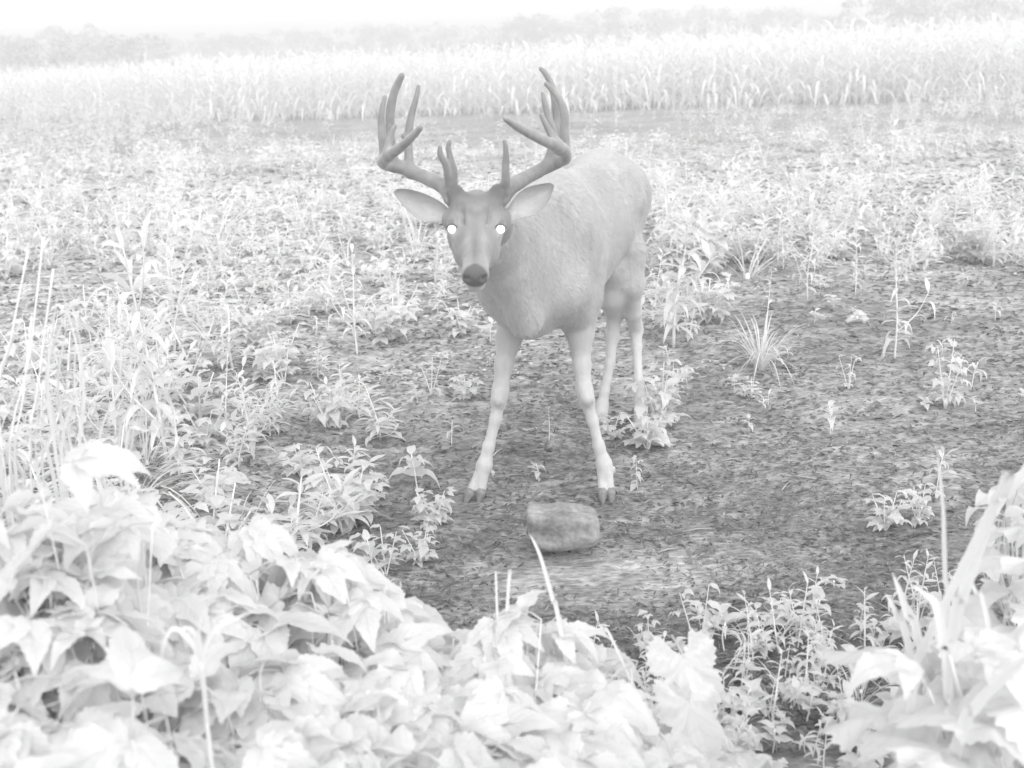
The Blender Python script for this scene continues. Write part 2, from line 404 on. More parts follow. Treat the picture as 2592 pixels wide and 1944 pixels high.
def build_deer():
    root = empty('deer', (O_.x+.1, O_.y+.4, 0))
    tag(root, 'whitetail buck with tall velvet antlers and glowing eyes standing behind the block', 'deer')
    inv = Matrix.Translation(-root.location)
    xs = np.arange(-.42, .72, .0055); ys = np.concatenate([np.arange(2.50, 2.98, .0042), np.arange(2.98, 4.60, .0075)]); zs = np.arange(-.01, 1.09, .0055)
    fd = Field(xs, ys, zs)
    def ell(s, l, z, R, k=.06, **kw): fd.ell(L(s, l, z), R, AXS, k, **kw)
    def cone(a, b, ra, rb, k=.03, **kw): fd.cone(tuple(a), tuple(b), ra, rb, k, **kw)
    # trunk
    ell(.30, 0, .715, (.40, .150, .195))
    ell(.10, 0, .735, (.22, .140, .215))
    ell(.60, 0, .745, (.30, .142, .165))
    ell(.80, 0, .815, (.24, .130, .148))
    ell(.92, 0, .80, (.11, .11, .13))
    ell(-.05, -.01, .645, (.13, .105, .145))
    cone(L(.10, 0, .885), L(.75, 0, .905), .055, .055, .08)      # spine
    cone(L(.02, 0, .90), L(.22, 0, .90), .05, .06, .06)          # withers
    cone(L(.72, .0, .925), L(.88, 0, .905), .05, .05, .06)       # croup
    for sg in (-1, 1):                                            # shoulder blades, points of shoulder, upper arms
        cone(L(.14, sg*.070, .86), L(-.03, sg*.092, .66), .06, .064, .08)
        cone(L(-.03, sg*.095, .64), L(.09, sg*.100, .53), .055, .048, .06)
        cone(L(.22, sg*.105, .80), L(.12, sg*.115, .60), .05, .05, .05)
        cone(L(.86, sg*.068, .83), L(.73, sg*.086, .68), .082, .050, .07)  # haunch
        cone(L(.94, sg*.062, .78), L(.88, sg*.070, .64), .065, .038, .06)
        cone(L(.70, sg*.075, .90), L(.74, sg*.115, .82), .045, .045, .05)  # hip point
    # neck
    HB = at(1212, 588, 2.93)
    cone(HB, L(-.14, -.045, .82), .07, .112, .06)
    cone(L(-.14, -.045, .83), L(.03, 0, .78), .115, .15, .07)
    cone(at(1222, 600, 2.90), L(-.10, -.03, .70), .062, .115, .07)
    cone(at(1215, 565, 2.97), L(.06, 0, .885), .05, .065, .06)
    # muscle and skin folds down the neck and shoulder
    cone(at(1325, 590, 3.06), at(1332, 800, 3.20), .022, .03, .06)
    cone(at(1402, 496, 3.25), at(1450, 570, 3.30), .03, .03, .08)
    cone(at(1290, 700, 3.05), at(1330, 820, 3.14), .03, .04, .06)
    # tail
    cone(L(1.01, 0, .86), L(1.04, .01, .66), .032, .028, .03)
    # front legs: elbow, knee, fetlock, hoof
    legs = []
    def front(J, Y0):
        P = [at(px, py, Y0+dy) for (px, py, dy, r) in J]; R = [j[3] for j in J]
        for i in range(len(P)-1): cone(P[i], P[i+1], R[i], R[i+1], .016 if i > 1 else .03)
        return P
    gl = ground(1198, 1268); gr = ground(1535, 1268)
    front([(1306, 790, .10, .050), (1287, 860, .075, .0345), (1275, 925, .05, .027), (1267, 988, .03, .0235), (1263, 1014, .025, .0220), (1255, 1060, .02, .0170), (1237, 1130, .01, .0165), (1226, 1178, .005, .0225), (1217, 1206, -.005, .0205)], gl.y+.02)
    front([(1464, 785, .10, .050), (1469, 850, .07, .0345), (1473, 925, .05, .0265), (1479, 988, .03, .0240), (1485, 1014, .02, .0220), (1500, 1065, .02, .0158), (1516, 1130, .015, .0165), (1529, 1174, .01, .0228), (1532, 1200, .0, .0215)], gr.y+.02)
    # knee caps and fetlock bulges
    cone(at(1266, 990, gl.y+.03), at(1262, 1010, gl.y+.02), .0185, .0185, .022)
    cone(at(1480, 988, gr.y+.03), at(1485, 1008, gr.y+.015), .0190, .0185, .022)
    # hind legs: stifle, hock, fetlock
    hl = ground(1521, 1088); hr = ground(1622, 1098)
    def hind(J):
        P = [at(px, py, Y) for (px, py, Y, r) in J]; R = [j[3] for j in J]
        for i in range(len(P)-1): cone(P[i], P[i+1], R[i], R[i+1], .014 if i > 1 else .035)
    hind([(1594, 640, hr.y+.02, .060), (1599, 720, hr.y-.0, .038), (1602, 790, hr.y+.06, .030), (1610, 836, hr.y+.12, .0235), (1612, 880, hr.y+.10, .0175), (1616, 960, hr.y+.05, .0155), (1622, 1018, hr.y+.02, .022), (1622, 1036, hr.y-.0, .020)])
    hind([(1545, 690, hl.y-.05, .06), (1542, 750, hl.y-.02, .042), (1554, 800, hl.y+.07, .029), (1551, 850, hl.y+.07, .0225), (1544, 920, hl.y+.05, .0175), (1531, 990, hl.y+.03, .0165), (1524, 1028, hl.y+.02, .0225), (1522, 1044, hl.y, .020)])
    cone(at(1604, 812, hr.y+.10), at(1617, 830, hr.y+.145), .018, .016, .02)
    cone(at(1560, 790, hl.y+.09), at(1576, 782, hl.y+.13), .018, .016, .02)
    FEET = [((1217, 1206), gl.y+.015, [(1179, 1276, -1), (1212, 1275, 1)]), ((1532, 1200), gr.y+.02, [(1526, 1276, -1), (1548, 1275, 1)]),
            ((1522, 1044), hl.y, [(1513, 1094, -1), (1529, 1093, 1)]), ((1622, 1036), hr.y, [(1613, 1100, -1), (1631, 1099, 1)])]
    digits = []
    for (ax_, ay_), Y, cl in FEET:
        for tx, ty, sg in cl:
            A = at(ax_+sg*8, ay_, Y); T = ground(tx, ty); T.z = gz(T.x, T.y)+.006; Mi = A.lerp(T, .58); Mi.z = max(Mi.z, gz(Mi.x, Mi.y)+.020)
            cone(A, Mi, .0150, .0135, .006); digits.append((Mi, T))
    # dewclaws
    for (px, py, Y) in ((1247, 1196, gl.y+.03), (1214, 1206, gl.y+.035), (1553, 1186, gr.y+.035), (1519, 1192, gr.y+.03)):
        fd.cone(tuple(at(px, py, Y)), tuple(at(px, py+8, Y)), .008, .006, .006)
    # head
    E = at(1205.5, 581, 2.755); Nn = at(1203, 700, 2.62); ha = (Nn-E).normalized()
    hb = (at(1268, 581, 2.755)-at(1143, 581, 2.755)); hb = (hb-ha*hb.dot(ha)).normalized(); hc = hb.cross(ha)
    if hc.z < 0: hc = -hc
    def Hd(a, b, c): return E+ha*a+hb*b+hc*c
    HX = [tuple(ha), tuple(hb), tuple(hc)]
    def hell(a, b, c, R, k=.02, **kw): fd.ell(tuple(Hd(a, b, c)), R, HX, k, **kw)
    hell(-.055, 0, -.012, (.080, .055, .060), .03)
    hell(-.02, 0, .012, (.060, .050, .040), .03)
    for sg in (-1, 1):
        hell(-.006, sg*.047, .006, (.034, .022, .026), .018)     # brow / orbit
        hell(.032, sg*.032, -.034, (.048, .025, .032), .03)      # cheek
        hell(-.05, sg*.048, -.02, (.035, .024, .035), .025)
        fd.cone(tuple(Hd(-.05, sg*.034, .030)), tuple(Hd(-.082, sg*.052, .045)), .022, .021, .02)   # pedicle
        hell(-.05, sg*.066, -.012, (.022, .018, .022), .02)      # ear root
        hell(.160, sg*.0185, .004, (.020, .0135, .017), .010)      # nostril wing
    fd.cone(tuple(Hd(0, 0, .002)), tuple(Hd(.10, 0, .000)), .043, .027, .03)
    fd.cone(tuple(Hd(.08, 0, .002)), tuple(Hd(.155, 0, .000)), .029, .0225, .02)
    hell(.167, 0, .004, (.016, .023, .0195), .010)
    fd.cone(tuple(Hd(.150, 0, -.028)), tuple(Hd(.158, 0, -.024)), .016, .014, .010)
    fd.cone(tuple(Hd(.0, 0, -.05)), tuple(Hd(.148, 0, -.030)), .040, .020, .025)       # jaw
    for sg in (-1, 1):
        hell(.010, sg*.060, .016, (.015, .012, .014), .006, sub=True)      # eye socket
        fd.cone(tuple(Hd(.178, sg*.0165, .010)), tuple(Hd(.172, sg*.027, .006)), .0055, .0042, .004, sub=True)     # nostril
        fd.cone(tuple(Hd(.02, sg*.026, .034)), tuple(Hd(-.03, sg*.034, .050)), .004, .004, .012, sub=True)  # crease above the eyes
    hell(-.03, 0, .030, (.035, .026, .022), .02)
    V, Q = fd.mesh(); V = smooth_np(V, Q, 3)
    # coat
    P = V; hx = np.array([tuple(ha), tuple(hb), tuple(hc)]); q = (P-np.array(tuple(E))) @ hx.T
    coat = np.ones(len(P)); sxl = (P-np.array(tuple(O_)))
    lat = np.abs(sxl @ np.array(tuple(LT))); s_ = sxl @ np.array(tuple(AX)); z = P[:, 2]
    hm = (np.abs(q[:, 1]) < .12) & (q[:, 0] > -.2) & (q[:, 0] < .25) & (P[:, 1] < 2.93) & (q[:, 2] > -.1)
    coat += .04*fbm(P[:, 1]*9+P[:, 0]*5, P[:, 2]*7, 3, 8) + .07*fbm(P[:, 1]*4+P[:, 0]*7, P[:, 2]*2.2, 2, 18)
    coat -= .10*np.exp(-((s_-.80)/.07)**2)*np.exp(-((z-.72)/.16)**2) + .07*np.exp(-((s_-.02)/.09)**2)*(z > .6)   # flank fold and shoulder: shading of the folds put into the coat colour
    coat += .12*np.exp(-((z-.50)/.06)**2)*(s_ > .1)                 # pale belly
    coat += .24*np.exp(-((z-.22)/.24)**2)                            # legs
    sp = np.exp(-(((P[:, 0]-HB.x)/.10)**2+((P[:, 2]-.80)/.05)**2))*(P[:, 1] < 3.1)*(~hm); coat += .12*sp + .13*np.exp(-(((P[:, 0]+.02)/.09)**2+((P[:, 2]-.74)/.10)**2))*(P[:, 1] < 3.3)*(~hm)
    def blob(a, b, c, ra, rb, rc): return np.exp(-(((q[:, 0]-a)/ra)**2+((np.abs(q[:, 1])-b)/rb)**2+((q[:, 2]-c)/rc)**2))*hm
    hc_ = np.where(hm, .61, coat)
    hc_ -= .20*blob(-.05, 0, .04, .030, .045, .05)
    hc_ -= .38*blob(-.078, .050, .045, .028, .024, .035)                # dark hair round the antler bases
    hc_ -= .10*np.exp(-((q[:, 0]-.012+.9*np.abs(q[:, 1]))/.010)**2)*(np.abs(q[:, 1]) < .05)*hm*(q[:, 2] > 0)  # dark V on the brow                     # dark crown
    hc_ += .20*blob(.022, .054, .0, .022, .014, .04)                      # pale eye ring
    hc_ -= .22*blob(.10, 0, .03, .05, .009, .03)                       # dark nose bridge
    hc_ += .34*blob(.126, .026, -.005, .016, .012, .03)
    hc_ += .12*blob(.07, .020, .02, .03, .008, .03)                    # pale muzzle band
    hc_ -= .55*np.clip((q[:, 0]-.143-28*q[:, 1]**2)/.010, 0, 1)*hm*np.clip((q[:, 2]+.020)/.006, 0, 1) # nose pad
    hc_ += .42*np.clip((-.012-q[:, 2])/.012, 0, 1)*hm*(q[:, 0] > .1)   # white chin
    hc_ -= .25*blob(.181, .017, .012, .010, .007, .010)
    coat = np.clip(hc_, .25, 1.35)
    MF = solid_material('deer_coat', .465, .03, scale=60, rough=.95, bump=.35, stretch=(1, 1, .25), sheen=.35, attr='coat', dist=.003)
    o = np_mesh('body', V, Q, MF); o.data.transform(inv); o.parent = root
    ca = o.data.color_attributes.new('coat', 'FLOAT_COLOR', 'POINT')
    ca.data.foreach_set('color', np.stack([coat, coat, coat, np.ones_like(coat)], -1).astype(np.float32).ravel())
    # fur: short flat strands lying along the coat
    nr_ = np.random.RandomState(21); n1 = V[Q[:, 1]]-V[Q[:, 0]]; n2 = V[Q[:, 3]]-V[Q[:, 0]]; cr = np.cross(n1, n2); ar = np.linalg.norm(cr, axis=1)
    nf = 150000; wgt = ar*np.where(V[Q[:, 0], 1] < 2.95, 2.2, 1.0); fi = nr_.choice(len(Q), nf, p=wgt/wgt.sum()); u, v = nr_.uniform(0, 1, (2, nf, 1))
    p = V[Q[fi, 0]]+(V[Q[fi, 1]]-V[Q[fi, 0]])*u+(V[Q[fi, 3]]-V[Q[fi, 0]])*v; nn = cr[fi]/np.maximum(ar[fi][:, None], 1e-12)
    if np.mean(np.sum(nn*(p-np.array([.25, 3.7, .7])), 1)) < 0: nn = -nn
    head = hm[Q[fi, 0]][:, None]; leg = (p[:, 2:3] < .52)
    fl = np.where(head, -hx[0][None, :]+.25*hx[1][None, :]*np.sign(q[Q[fi, 0], 1])[:, None], np.where(leg, np.array([[0, .15, -1.0]]), np.array([tuple(AX)])*.8+np.array([[0, 0, -.75]])))
    fl = fl+nr_.normal(0, .14, fl.shape); fl = fl-nn*np.sum(fl*nn, 1, keepdims=True); fl /= np.linalg.norm(fl, axis=1, keepdims=True)+1e-9
    sd_ = np.cross(nn, fl); ln = np.where(head, .0065, np.where(leg, .007, .015))*nr_.uniform(.6, 1.3, (nf, 1)); wd = ln*.055+.00035
    ok = ~((q[Q[fi, 0], 0] > .140) & head[:, 0])
    p0 = p-nn*.0006; tri = np.stack([p0-sd_*wd, p0+sd_*wd, p0+fl*ln+nn*ln*nr_.uniform(.06, .28, (nf, 1))], 1)[ok]
    cf = (coat[Q[fi, 0]]*(1+nr_.normal(0, .07, nf)))[ok]; cf = np.repeat(cf, 3)
    fo = np_mesh('fur', tri.reshape(-1, 3), np.arange(len(cf)).reshape(-1, 3), MF); fo.data.transform(inv); fo.parent = root; fo['kind'] = 'stuff'
    fo.data.polygons.foreach_set('use_smooth', np.zeros(len(fo.data.polygons), bool))
    cb = fo.data.color_attributes.new('coat', 'FLOAT_COLOR', 'POINT'); cb.data.foreach_set('color', np.stack([cf, cf, cf, np.ones_like(cf)], -1).astype(np.float32).ravel())
    # eyes: the flash reflected in them is put in as emission
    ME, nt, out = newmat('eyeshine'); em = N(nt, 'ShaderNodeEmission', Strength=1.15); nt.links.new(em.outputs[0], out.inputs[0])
    ML = solid_material('dark_eyelid', .16, .02)
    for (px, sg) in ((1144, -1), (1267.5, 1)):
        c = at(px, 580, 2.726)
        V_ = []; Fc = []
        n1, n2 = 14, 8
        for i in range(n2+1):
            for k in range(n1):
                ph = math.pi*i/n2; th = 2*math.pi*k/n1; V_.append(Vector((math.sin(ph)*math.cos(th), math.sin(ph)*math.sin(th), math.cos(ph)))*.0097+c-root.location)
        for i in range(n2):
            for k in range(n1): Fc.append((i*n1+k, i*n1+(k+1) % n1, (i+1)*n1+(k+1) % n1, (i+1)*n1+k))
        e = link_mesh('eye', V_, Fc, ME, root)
        lid = MB(); pts = []
        for t in np.linspace(-1.0, 1.0, 9):
            pts.append(c-root.location+hb*(.0135*math.sin(t*1.35))+UZ*(.0128*math.cos(t*1.35)-.0005)+Vector((0, -.006, 0)))
        lid.tube(pts, [.001, .0018, .0024, .0028, .003, .0028, .0024, .0018, .001], 6); lid.build('eyelid', ML, root)
    # ears
    MEAR = solid_material('ear_fur', .50, .05, scale=60, rough=.95, bump=.4, sheen=.3, attr='coat')
    def ear(top, bot, Yb, Yt, cup):
        nT = 24; nW = 15
        tp = catmull([(x, y, 0) for x, y in top], 6); bt = catmull([(x, y, 0) for x, y in bot], 6)
        def samp(c, t):
            f = t*(len(c)-1); i = min(int(f), len(c)-2); return c[i].lerp(c[i+1], f-i)
        V_ = []; UVs = []
        for side in (0, 1):
            for i in range(nT+1):
                t = i/nT
                a = samp(tp, t); b = samp(bt, t); Y = Yb+(Yt-Yb)*t
                for k in range(nW):
                    u = k/(nW-1); q_ = a.lerp(b, u); dep = cup*math.sin(math.pi*u)**.8*math.sin(math.pi*min(1, t*.9+.12))
                    V_.append(at(q_.x, q_.y, Y+dep+(.0 if side == 0 else .004))-root.location); UVs.append((u, t))
        n = (nT+1)*nW; Fc = []
        for i in range(nT):
            for k in range(nW-1):
                a = i*nW+k; Fc.append((a, a+1, a+nW+1, a+nW)); Fc.append((n+a, n+a+nW, n+a+nW+1, n+a+1))
        for i in range(nT):
            for k in (0, nW-1): a = i*nW+k; Fc.append((a, n+a, n+a+nW, a+nW))
        for k in range(nW-1): a = nT*nW+k; Fc.append((a, n+a, n+a+1, a+1))
        eo = link_mesh('ear', V_, Fc, MEAR, root, uv=UVs)
        U = np.array(UVs); rim = np.clip(1-np.minimum(np.minimum(U[:, 0], 1-U[:, 0])*6, (1-U[:, 1])*4), 0, 1)
        cc = 1-.28*rim+.10*np.exp(-((U[:, 1]-.3)/.2)**2)-.18*np.exp(-(((U[:, 0]-.12)/.14)**2+((U[:, 1]-.15)/.15)**2))+.05*vnoise(U[:, 0]*14, U[:, 1]*5, None, 5)
        cb = eo.data.color_attributes.new('coat', 'FLOAT_COLOR', 'POINT'); cb.data.foreach_set('color', np.stack([cc, cc, cc, np.ones_like(cc)], -1).astype(np.float32).ravel())
    ear([(1152, 548), (1130, 523), (1109, 507), (1074, 490), (1040, 480), (1008, 478), (997, 485)], [(1150, 566), (1120, 562), (1086, 561), (1058, 554), (1030, 531), (1008, 505), (998, 490)], 2.80, 2.83, .035)
    ear([(1268, 545), (1290, 519), (1308, 493), (1333, 475), (1361, 467), (1390, 463), (1402, 468)], [(1282, 572), (1300, 566), (1318, 552), (1350, 546), (1379, 523), (1395, 496), (1402, 474)], 2.80, 2.83, .035)
    # antlers: beam and tines, one continuous mesh each, in velvet
    MV = solid_material('antler_velvet', .29, .055, scale=26, rough=1.0, bump=.25, sheen=.55)
    def antler(chains):
        allp = [c for ch in chains for c in ch]
        lo = [min(at(p[0], p[1], p[2])[i] for p in allp)-.04 for i in range(3)]; hi = [max(at(p[0], p[1], p[2])[i] for p in allp)+.04 for i in range(3)]
        f = Field(*[np.arange(lo[i], hi[i], .0034) for i in range(3)])
        for ch in chains:
            P_ = catmull([at(*p[:3]) for p in ch], 10); R_ = lerp_list([p[3] for p in ch], 10)
            f.chain(P_, [r*1.05 for r in R_], .012)
        G = np.meshgrid(*f.ax, indexing='ij'); b0 = np.array(tuple(at(*chains[0][1][:3]))); db = np.sqrt((G[0]-b0[0])**2+(G[1]-b0[1])**2+(G[2]-b0[2])**2)
        f.d = f.d+(.0010*vnoise(G[0]*90, G[1]*90, G[2]*45, 4)+np.exp(-(db/.035)**2)*.004*vnoise(G[0]*130, G[1]*130, G[2]*130, 14)).astype(np.float32)
        V, Q = f.mesh(); V = smooth_np(V, Q, 3); o = np_mesh('antler', V, Q, MV); o.data.transform(inv); o.parent = root
    antler([[(1166, 520, 2.825, .023), (1150, 500, 2.82, .0255), (1126, 474, 2.83, .0185), (1090, 455, 2.86, .0165), (1048, 437, 2.89, .0155), (1014, 424, 2.90, .0150), (985, 418, 2.88, .0145), (970, 411, 2.84, .0140), (982, 396, 2.79, .0135), (1014, 372, 2.73, .0115), (1044, 346, 2.68, .0088), (1065, 322, 2.65, .0060)],
            [(1040, 436, 2.89, .013), (1036, 412, 2.90, .0115), (1034, 372, 2.91, .0105), (1036, 323, 2.915, .0095), (1046, 274, 2.92, .0080), (1056, 237, 2.92, .0066), (1059, 219, 2.92, .0056)],
            [(1002, 420, 2.89, .013), (994, 395, 2.89, .0115), (988, 350, 2.89, .0110), (987, 315, 2.89, .0110), (988, 282, 2.89, .0108), (995, 244, 2.885, .0098), (1007, 211, 2.88, .0088), (1017, 192, 2.875, .0080)],
            [(972, 405, 2.84, .011), (970, 377, 2.84, .0100), (967, 345, 2.84, .0094), (965, 311, 2.84, .0090), (967, 276, 2.84, .0076), (974, 246, 2.84, .0058)],
            [(980, 394, 2.79, .010), (984, 360, 2.79, .0078), (991, 338, 2.79, .0066), (999, 319, 2.79, .0050)],
            [(1030, 352, 2.91, .007), (1018, 343, 2.91, .0045)],
            [(1140, 488, 2.82, .013), (1135, 450, 2.79, .0098), (1128, 417, 2.77, .0088), (1115, 391, 2.755, .0070), (1113, 371, 2.75, .0050)],
            [(1146, 492, 2.82, .012), (1150, 446, 2.80, .0088), (1147, 422, 2.79, .0082), (1139, 397, 2.78, .0078), (1135, 373, 2.775, .0066), (1139, 357, 2.77, .0046)]])
    antler([[(1246, 520, 2.825, .023), (1263, 500, 2.82, .0255), (1291, 474, 2.83, .0195), (1326, 453, 2.86, .0170), (1358, 436, 2.89, .0160), (1393, 419, 2.90, .0150), (1415, 409, 2.89, .0145), (1431, 399, 2.85, .0145), (1424, 378, 2.80, .0145), (1381, 358, 2.73, .0125), (1331, 332, 2.68, .0110), (1301, 315, 2.65, .0088), (1279, 300, 2.63, .0062)],
            [(1278, 480, 2.82, .014), (1280, 455, 2.79, .0110), (1280, 420, 2.775, .0090), (1281, 385, 2.765, .0074), (1277, 357, 2.76, .0044)],
            [(1386, 420, 2.90, .013), (1393, 392, 2.90, .0110), (1405, 348, 2.91, .0100), (1408, 305, 2.92, .0095), (1404, 256, 2.92, .0090), (1396, 216, 2.92, .0084), (1383, 190, 2.92, .0076), (1369, 174, 2.92, .0064)],
            [(1430, 390, 2.85, .013), (1430, 365, 2.85, .0115), (1428, 335, 2.85, .0110), (1429, 298, 2.85, .0106), (1422, 264, 2.85, .0098), (1404, 235, 2.85, .0080), (1383, 213, 2.85, .0060)],
            [(1410, 378, 2.80, .012), (1403, 345, 2.81, .0095), (1389, 300, 2.81, .0085), (1381, 268, 2.81, .0074), (1374, 237, 2.81, .0054)],
            [(1412, 370, 2.78, .012), (1398, 345, 2.77, .0095), (1383, 318, 2.765, .0075), (1369, 290, 2.76, .0048)]])
    # hooves: two pointed claws per foot
    MH = solid_material('hoof_horn', .24, .05, scale=70, rough=.5, bump=.2)
    for Mi, T in digits:
        A = Mi.lerp(T, -.12); lo = [min(A[i], T[i])-.03 for i in range(3)]; hi = [max(A[i], T[i])+.03 for i in range(3)]
        f = Field(*[np.arange(lo[i], hi[i], .0026) for i in range(3)]); f.cone(tuple(A), tuple(Mi.lerp(T, .25)), .0135, .0150, .003); f.cone(tuple(Mi.lerp(T, .25)), tuple(T), .0158, .0075, .003)
        X, Y, Z = np.meshgrid(*f.ax, indexing='ij', sparse=True); g0 = gz(T.x, T.y)-.002; f.d = np.maximum(f.d, (g0-Z)+0*X+0*Y).astype(np.float32)
        f.d = np.maximum(f.d, ((A.x-X)*(T.x-A.x)+(A.y-Y)*(T.y-A.y)+(A.z-Z)*(T.z-A.z))/(T-A).length-.006).astype(np.float32)
        V, Q = f.mesh(); V = smooth_np(V, Q, 1); o = np_mesh('hoof', V, Q, MH); o.data.transform(inv); o.parent = root
build_deer()

# ------------------------------------------------------------------ the stone block in front of the deer
def build_block():
    c = ground(1425, 1426); pm = 1/ (F/ (c.y*math.cos(PITCH)+H*math.sin(PITCH)))
    Yc = c.y+.075
    f = Field(np.arange(c.x-.2, c.x+.2, .004), np.arange(Yc-.16, Yc+.16, .004), np.arange(-.04, .2, .004))
    X, Y, Z = np.meshgrid(*f.ax, indexing='ij', sparse=True)
    def face(px, py): return at(px, py, Yc-.06)
    TL = face(1346, 1303); TR = face(1510, 1317); zt = .5*(TL.z+TR.z); BX = (TL.z+TR.z)*.5
    x0, x1 = face(1337, 1340).x, face(1522, 1340).x
    xm = (x0+x1)/2; hw = (x1-x0)/2
    u = (X-xm)/hw; top = TL.z+(TR.z-TL.z)*(u+.9)/1.8+.004*np.cos(u*5)-.010*np.clip(u-.7, 0, 1)*3
    bot = -.012+.03*np.abs(u)**3
    dz = np.maximum(Z-top+.013, bot+.02-Z); dx = np.abs(X-xm+.01*(Z-.05)/.1*0)-(hw-.015-.028*np.clip((.06-Z)/.07, 0, 1)**2); dy = np.abs(Y-Yc)-(.062-.013-.026*np.clip((.045-Z)/.05, 0, 1)**1.5)
    q = [np.maximum(v, 0) for v in (dx, dy, dz)]
    d = np.sqrt(q[0]**2+q[1]**2+q[2]**2)+np.minimum(np.maximum(np.maximum(dx, dy), dz), 0)-.013
    f.d = d.astype(np.float32)
    f.ell(tuple(at(1362, 1372, Yc-.085)), (.040, .030, .020), None, .03, sub=True)
    f.ell(tuple(at(1395, 1312, Yc-.085)), (.02, .018, .012), None, .01, sub=True)
    f.ell(tuple(face(1492, 1276)), (.012, .03, .006), None, .008, sub=True)
    G = np.meshgrid(*f.ax, indexing='ij')
    f.d = f.d+(.006*vnoise(G[0]*20, G[1]*20, G[2]*20, 4)+.0026*vnoise(G[0]*60, G[1]*60, G[2]*60, 6)).astype(np.float32)
    V, Q = f.mesh(); V = smooth_np(V, Q, 2)
    m, nt, out = newmat('weathered_block')
    tc = N(nt, 'ShaderNodeTexCoord')
    n1 = N(nt, 'ShaderNodeTexNoise', Scale=11.0, Detail=8.0, Roughness=.6); n2 = N(nt, 'ShaderNodeTexNoise', Scale=90.0, Detail=5.0)
    for n in (n1, n2): nt.links.new(tc.outputs['Object'], n.inputs['Vector'])
    h = mathn(nt, 'ADD', n1.outputs[0], mathn(nt, 'MULTIPLY', mathn(nt, 'SUBTRACT', n2.outputs[0], .25), .3))
    cc = ramp(nt, h, [(.38, .17), (.78, .42), (.56, .28)])
    b = N(nt, 'ShaderNodeBsdfPrincipled', Roughness=.8); bp = N(nt, 'ShaderNodeBump', Strength=.9, Distance=.006)
    nt.links.new(h, bp.inputs['Height']); nt.links.new(bp.outputs[0], b.inputs['Normal']); nt.links.new(cc, b.inputs['Base Color']); nt.links.new(b.outputs[0], out.inputs[0])
    loc = Vector((xm, Yc, 0)); o = np_mesh('stone_block', V-np.array(tuple(loc)), Q, m); o.location = loc
    tag(o, 'squarish weathered block with rounded lower edge lying on bare soil before the deer', 'block')
build_block()
# ------------------------------------------------------------------ leaves
def leaf_geo(Ln, W, n=7, shape='ovate', serr=0.0, fold=.25, droop=.3, twist=0.0, wave=0.0, seed=0):
    rr = random.Random(seed); V = []; UV = []; Fc = []
    for i in range(n+1):
        t = i/n
        if shape == 'ovate': wd = math.sin(math.pi*min(1, t**.72*.985+.012))**.85*(1-.25*t)
        elif shape == 'lance': wd = math.sin(math.pi*min(1, t**.85*.98+.015))
        elif shape == 'round': wd = math.sqrt(max(0, 1-(2*t-1)**2))*.95+.04*(1-t)
        elif shape == 'strap': wd = min(1, (1-t)*3.0)**.6*(.75+.25*min(1, t*5))*min(1, (t+.12)*3)
        else: wd = 1-t
        wd = max(wd, .03)*W/2
        if serr and 0 < i < n: wd *= 1+(serr if i % 2 else -serr)
        a = droop*t*t*1.2; x = Ln*(math.sin(a)/a if a > 1e-3 else 1)*t; z = -Ln*t*(a/2 if a > 1e-3 else 0)
        tw = twist*t; zc = z+wave*Ln*math.sin(t*9+seed)*.05
        f = fold*(1-.3*t)
        for sg, u in ((-1, 0), (0, .5), (1, 1)):
            yy = sg*wd*math.cos(f); zz = abs(sg)*wd*math.sin(f)+(wave*wd*.35*math.sin(t*13+sg+seed) if sg else 0)
            y2 = yy*math.cos(tw)-zz*math.sin(tw); z2 = yy*math.sin(tw)+zz*math.cos(tw)
            V.append((x, y2, zc+z2)); UV.append((u, t))
    for i in range(n):
        for k in (0, 1): a = i*3+k; Fc.append((a, a+1, a+4, a+3))
    return V, Fc, UV
def leaf_mesh_data(name, mat, parts, petiole=None):
    """parts: list of (geo, matrix)"""
    mb = MB()
    for g, Mx in parts: mb.add(g[0], g[1], g[2], Mx)
    if petiole: mb.tube(petiole[0], petiole[1], 4)
    me = bpy.data.meshes.new(name); me.from_pydata(mb.v, [], mb.f); me.update(); me.polygons.foreach_set('use_smooth', [True]*len(me.polygons))
    l = me.uv_layers.new(name='UVMap'); vi = np.zeros(len(me.loops), dtype=np.int32); me.loops.foreach_get('vertex_index', vi)
    l.data.foreach_set('uv', np.asarray(mb.uv, dtype=np.float32)[vi].ravel()); me.materials.append(mat); return me
def RX(a): return Matrix.Rotation(a, 4, 'X')
def RY(a): return Matrix.Rotation(a, 4, 'Y')
def RZ(a): return Matrix.Rotation(a, 4, 'Z')
def TR(v): return Matrix.Translation(v)
def child(name, me, parent, Mx):
    o = bpy.data.objects.new(name, me); COL.objects.link(o); o.parent = parent; o.matrix_basis = Mx; return o

ME_LANCE = [leaf_mesh_data('leaf', M_LEAF2, [(leaf_geo(1, .26, 6, 'lance', 0, .3, d, tw, .3, i), Matrix())]) for i, (d, tw) in enumerate([(.5, .2), (.9, -.3), (1.3, .1), (.2, .4)])]
ME_OVAL = [leaf_mesh_data('leaf', M_LEAF, [(leaf_geo(1, wd, 6, 'ovate', 0, .22, d, tw, .5, i), Matrix())]) for i, (d, tw, wd) in enumerate([(.5, .1, .55), (.9, -.2, .62), (1.2, .2, .58), (.3, -.1, .66)])]
def trifol(seed, W=.6, serr=0, shape='ovate'):
    ps = []
    for a, s in ((0, 1.0), (1.25, .85), (-1.25, .85)):
        ps.append((leaf_geo(.62*s, W*.62*s, 6, shape, serr, .2, .6+.2*math.sin(seed+a), .2*math.sin(a+seed), .4, seed+int(a*3)), TR((.38, 0, 0)) @ RZ(a) @ RX(.15*math.sin(seed*3+a))))
    return leaf_mesh_data('leaf', M_LEAF, ps, ([(0, 0, 0), (.2, 0, .03), (.38, 0, 0)], [.012, .01, .01]))
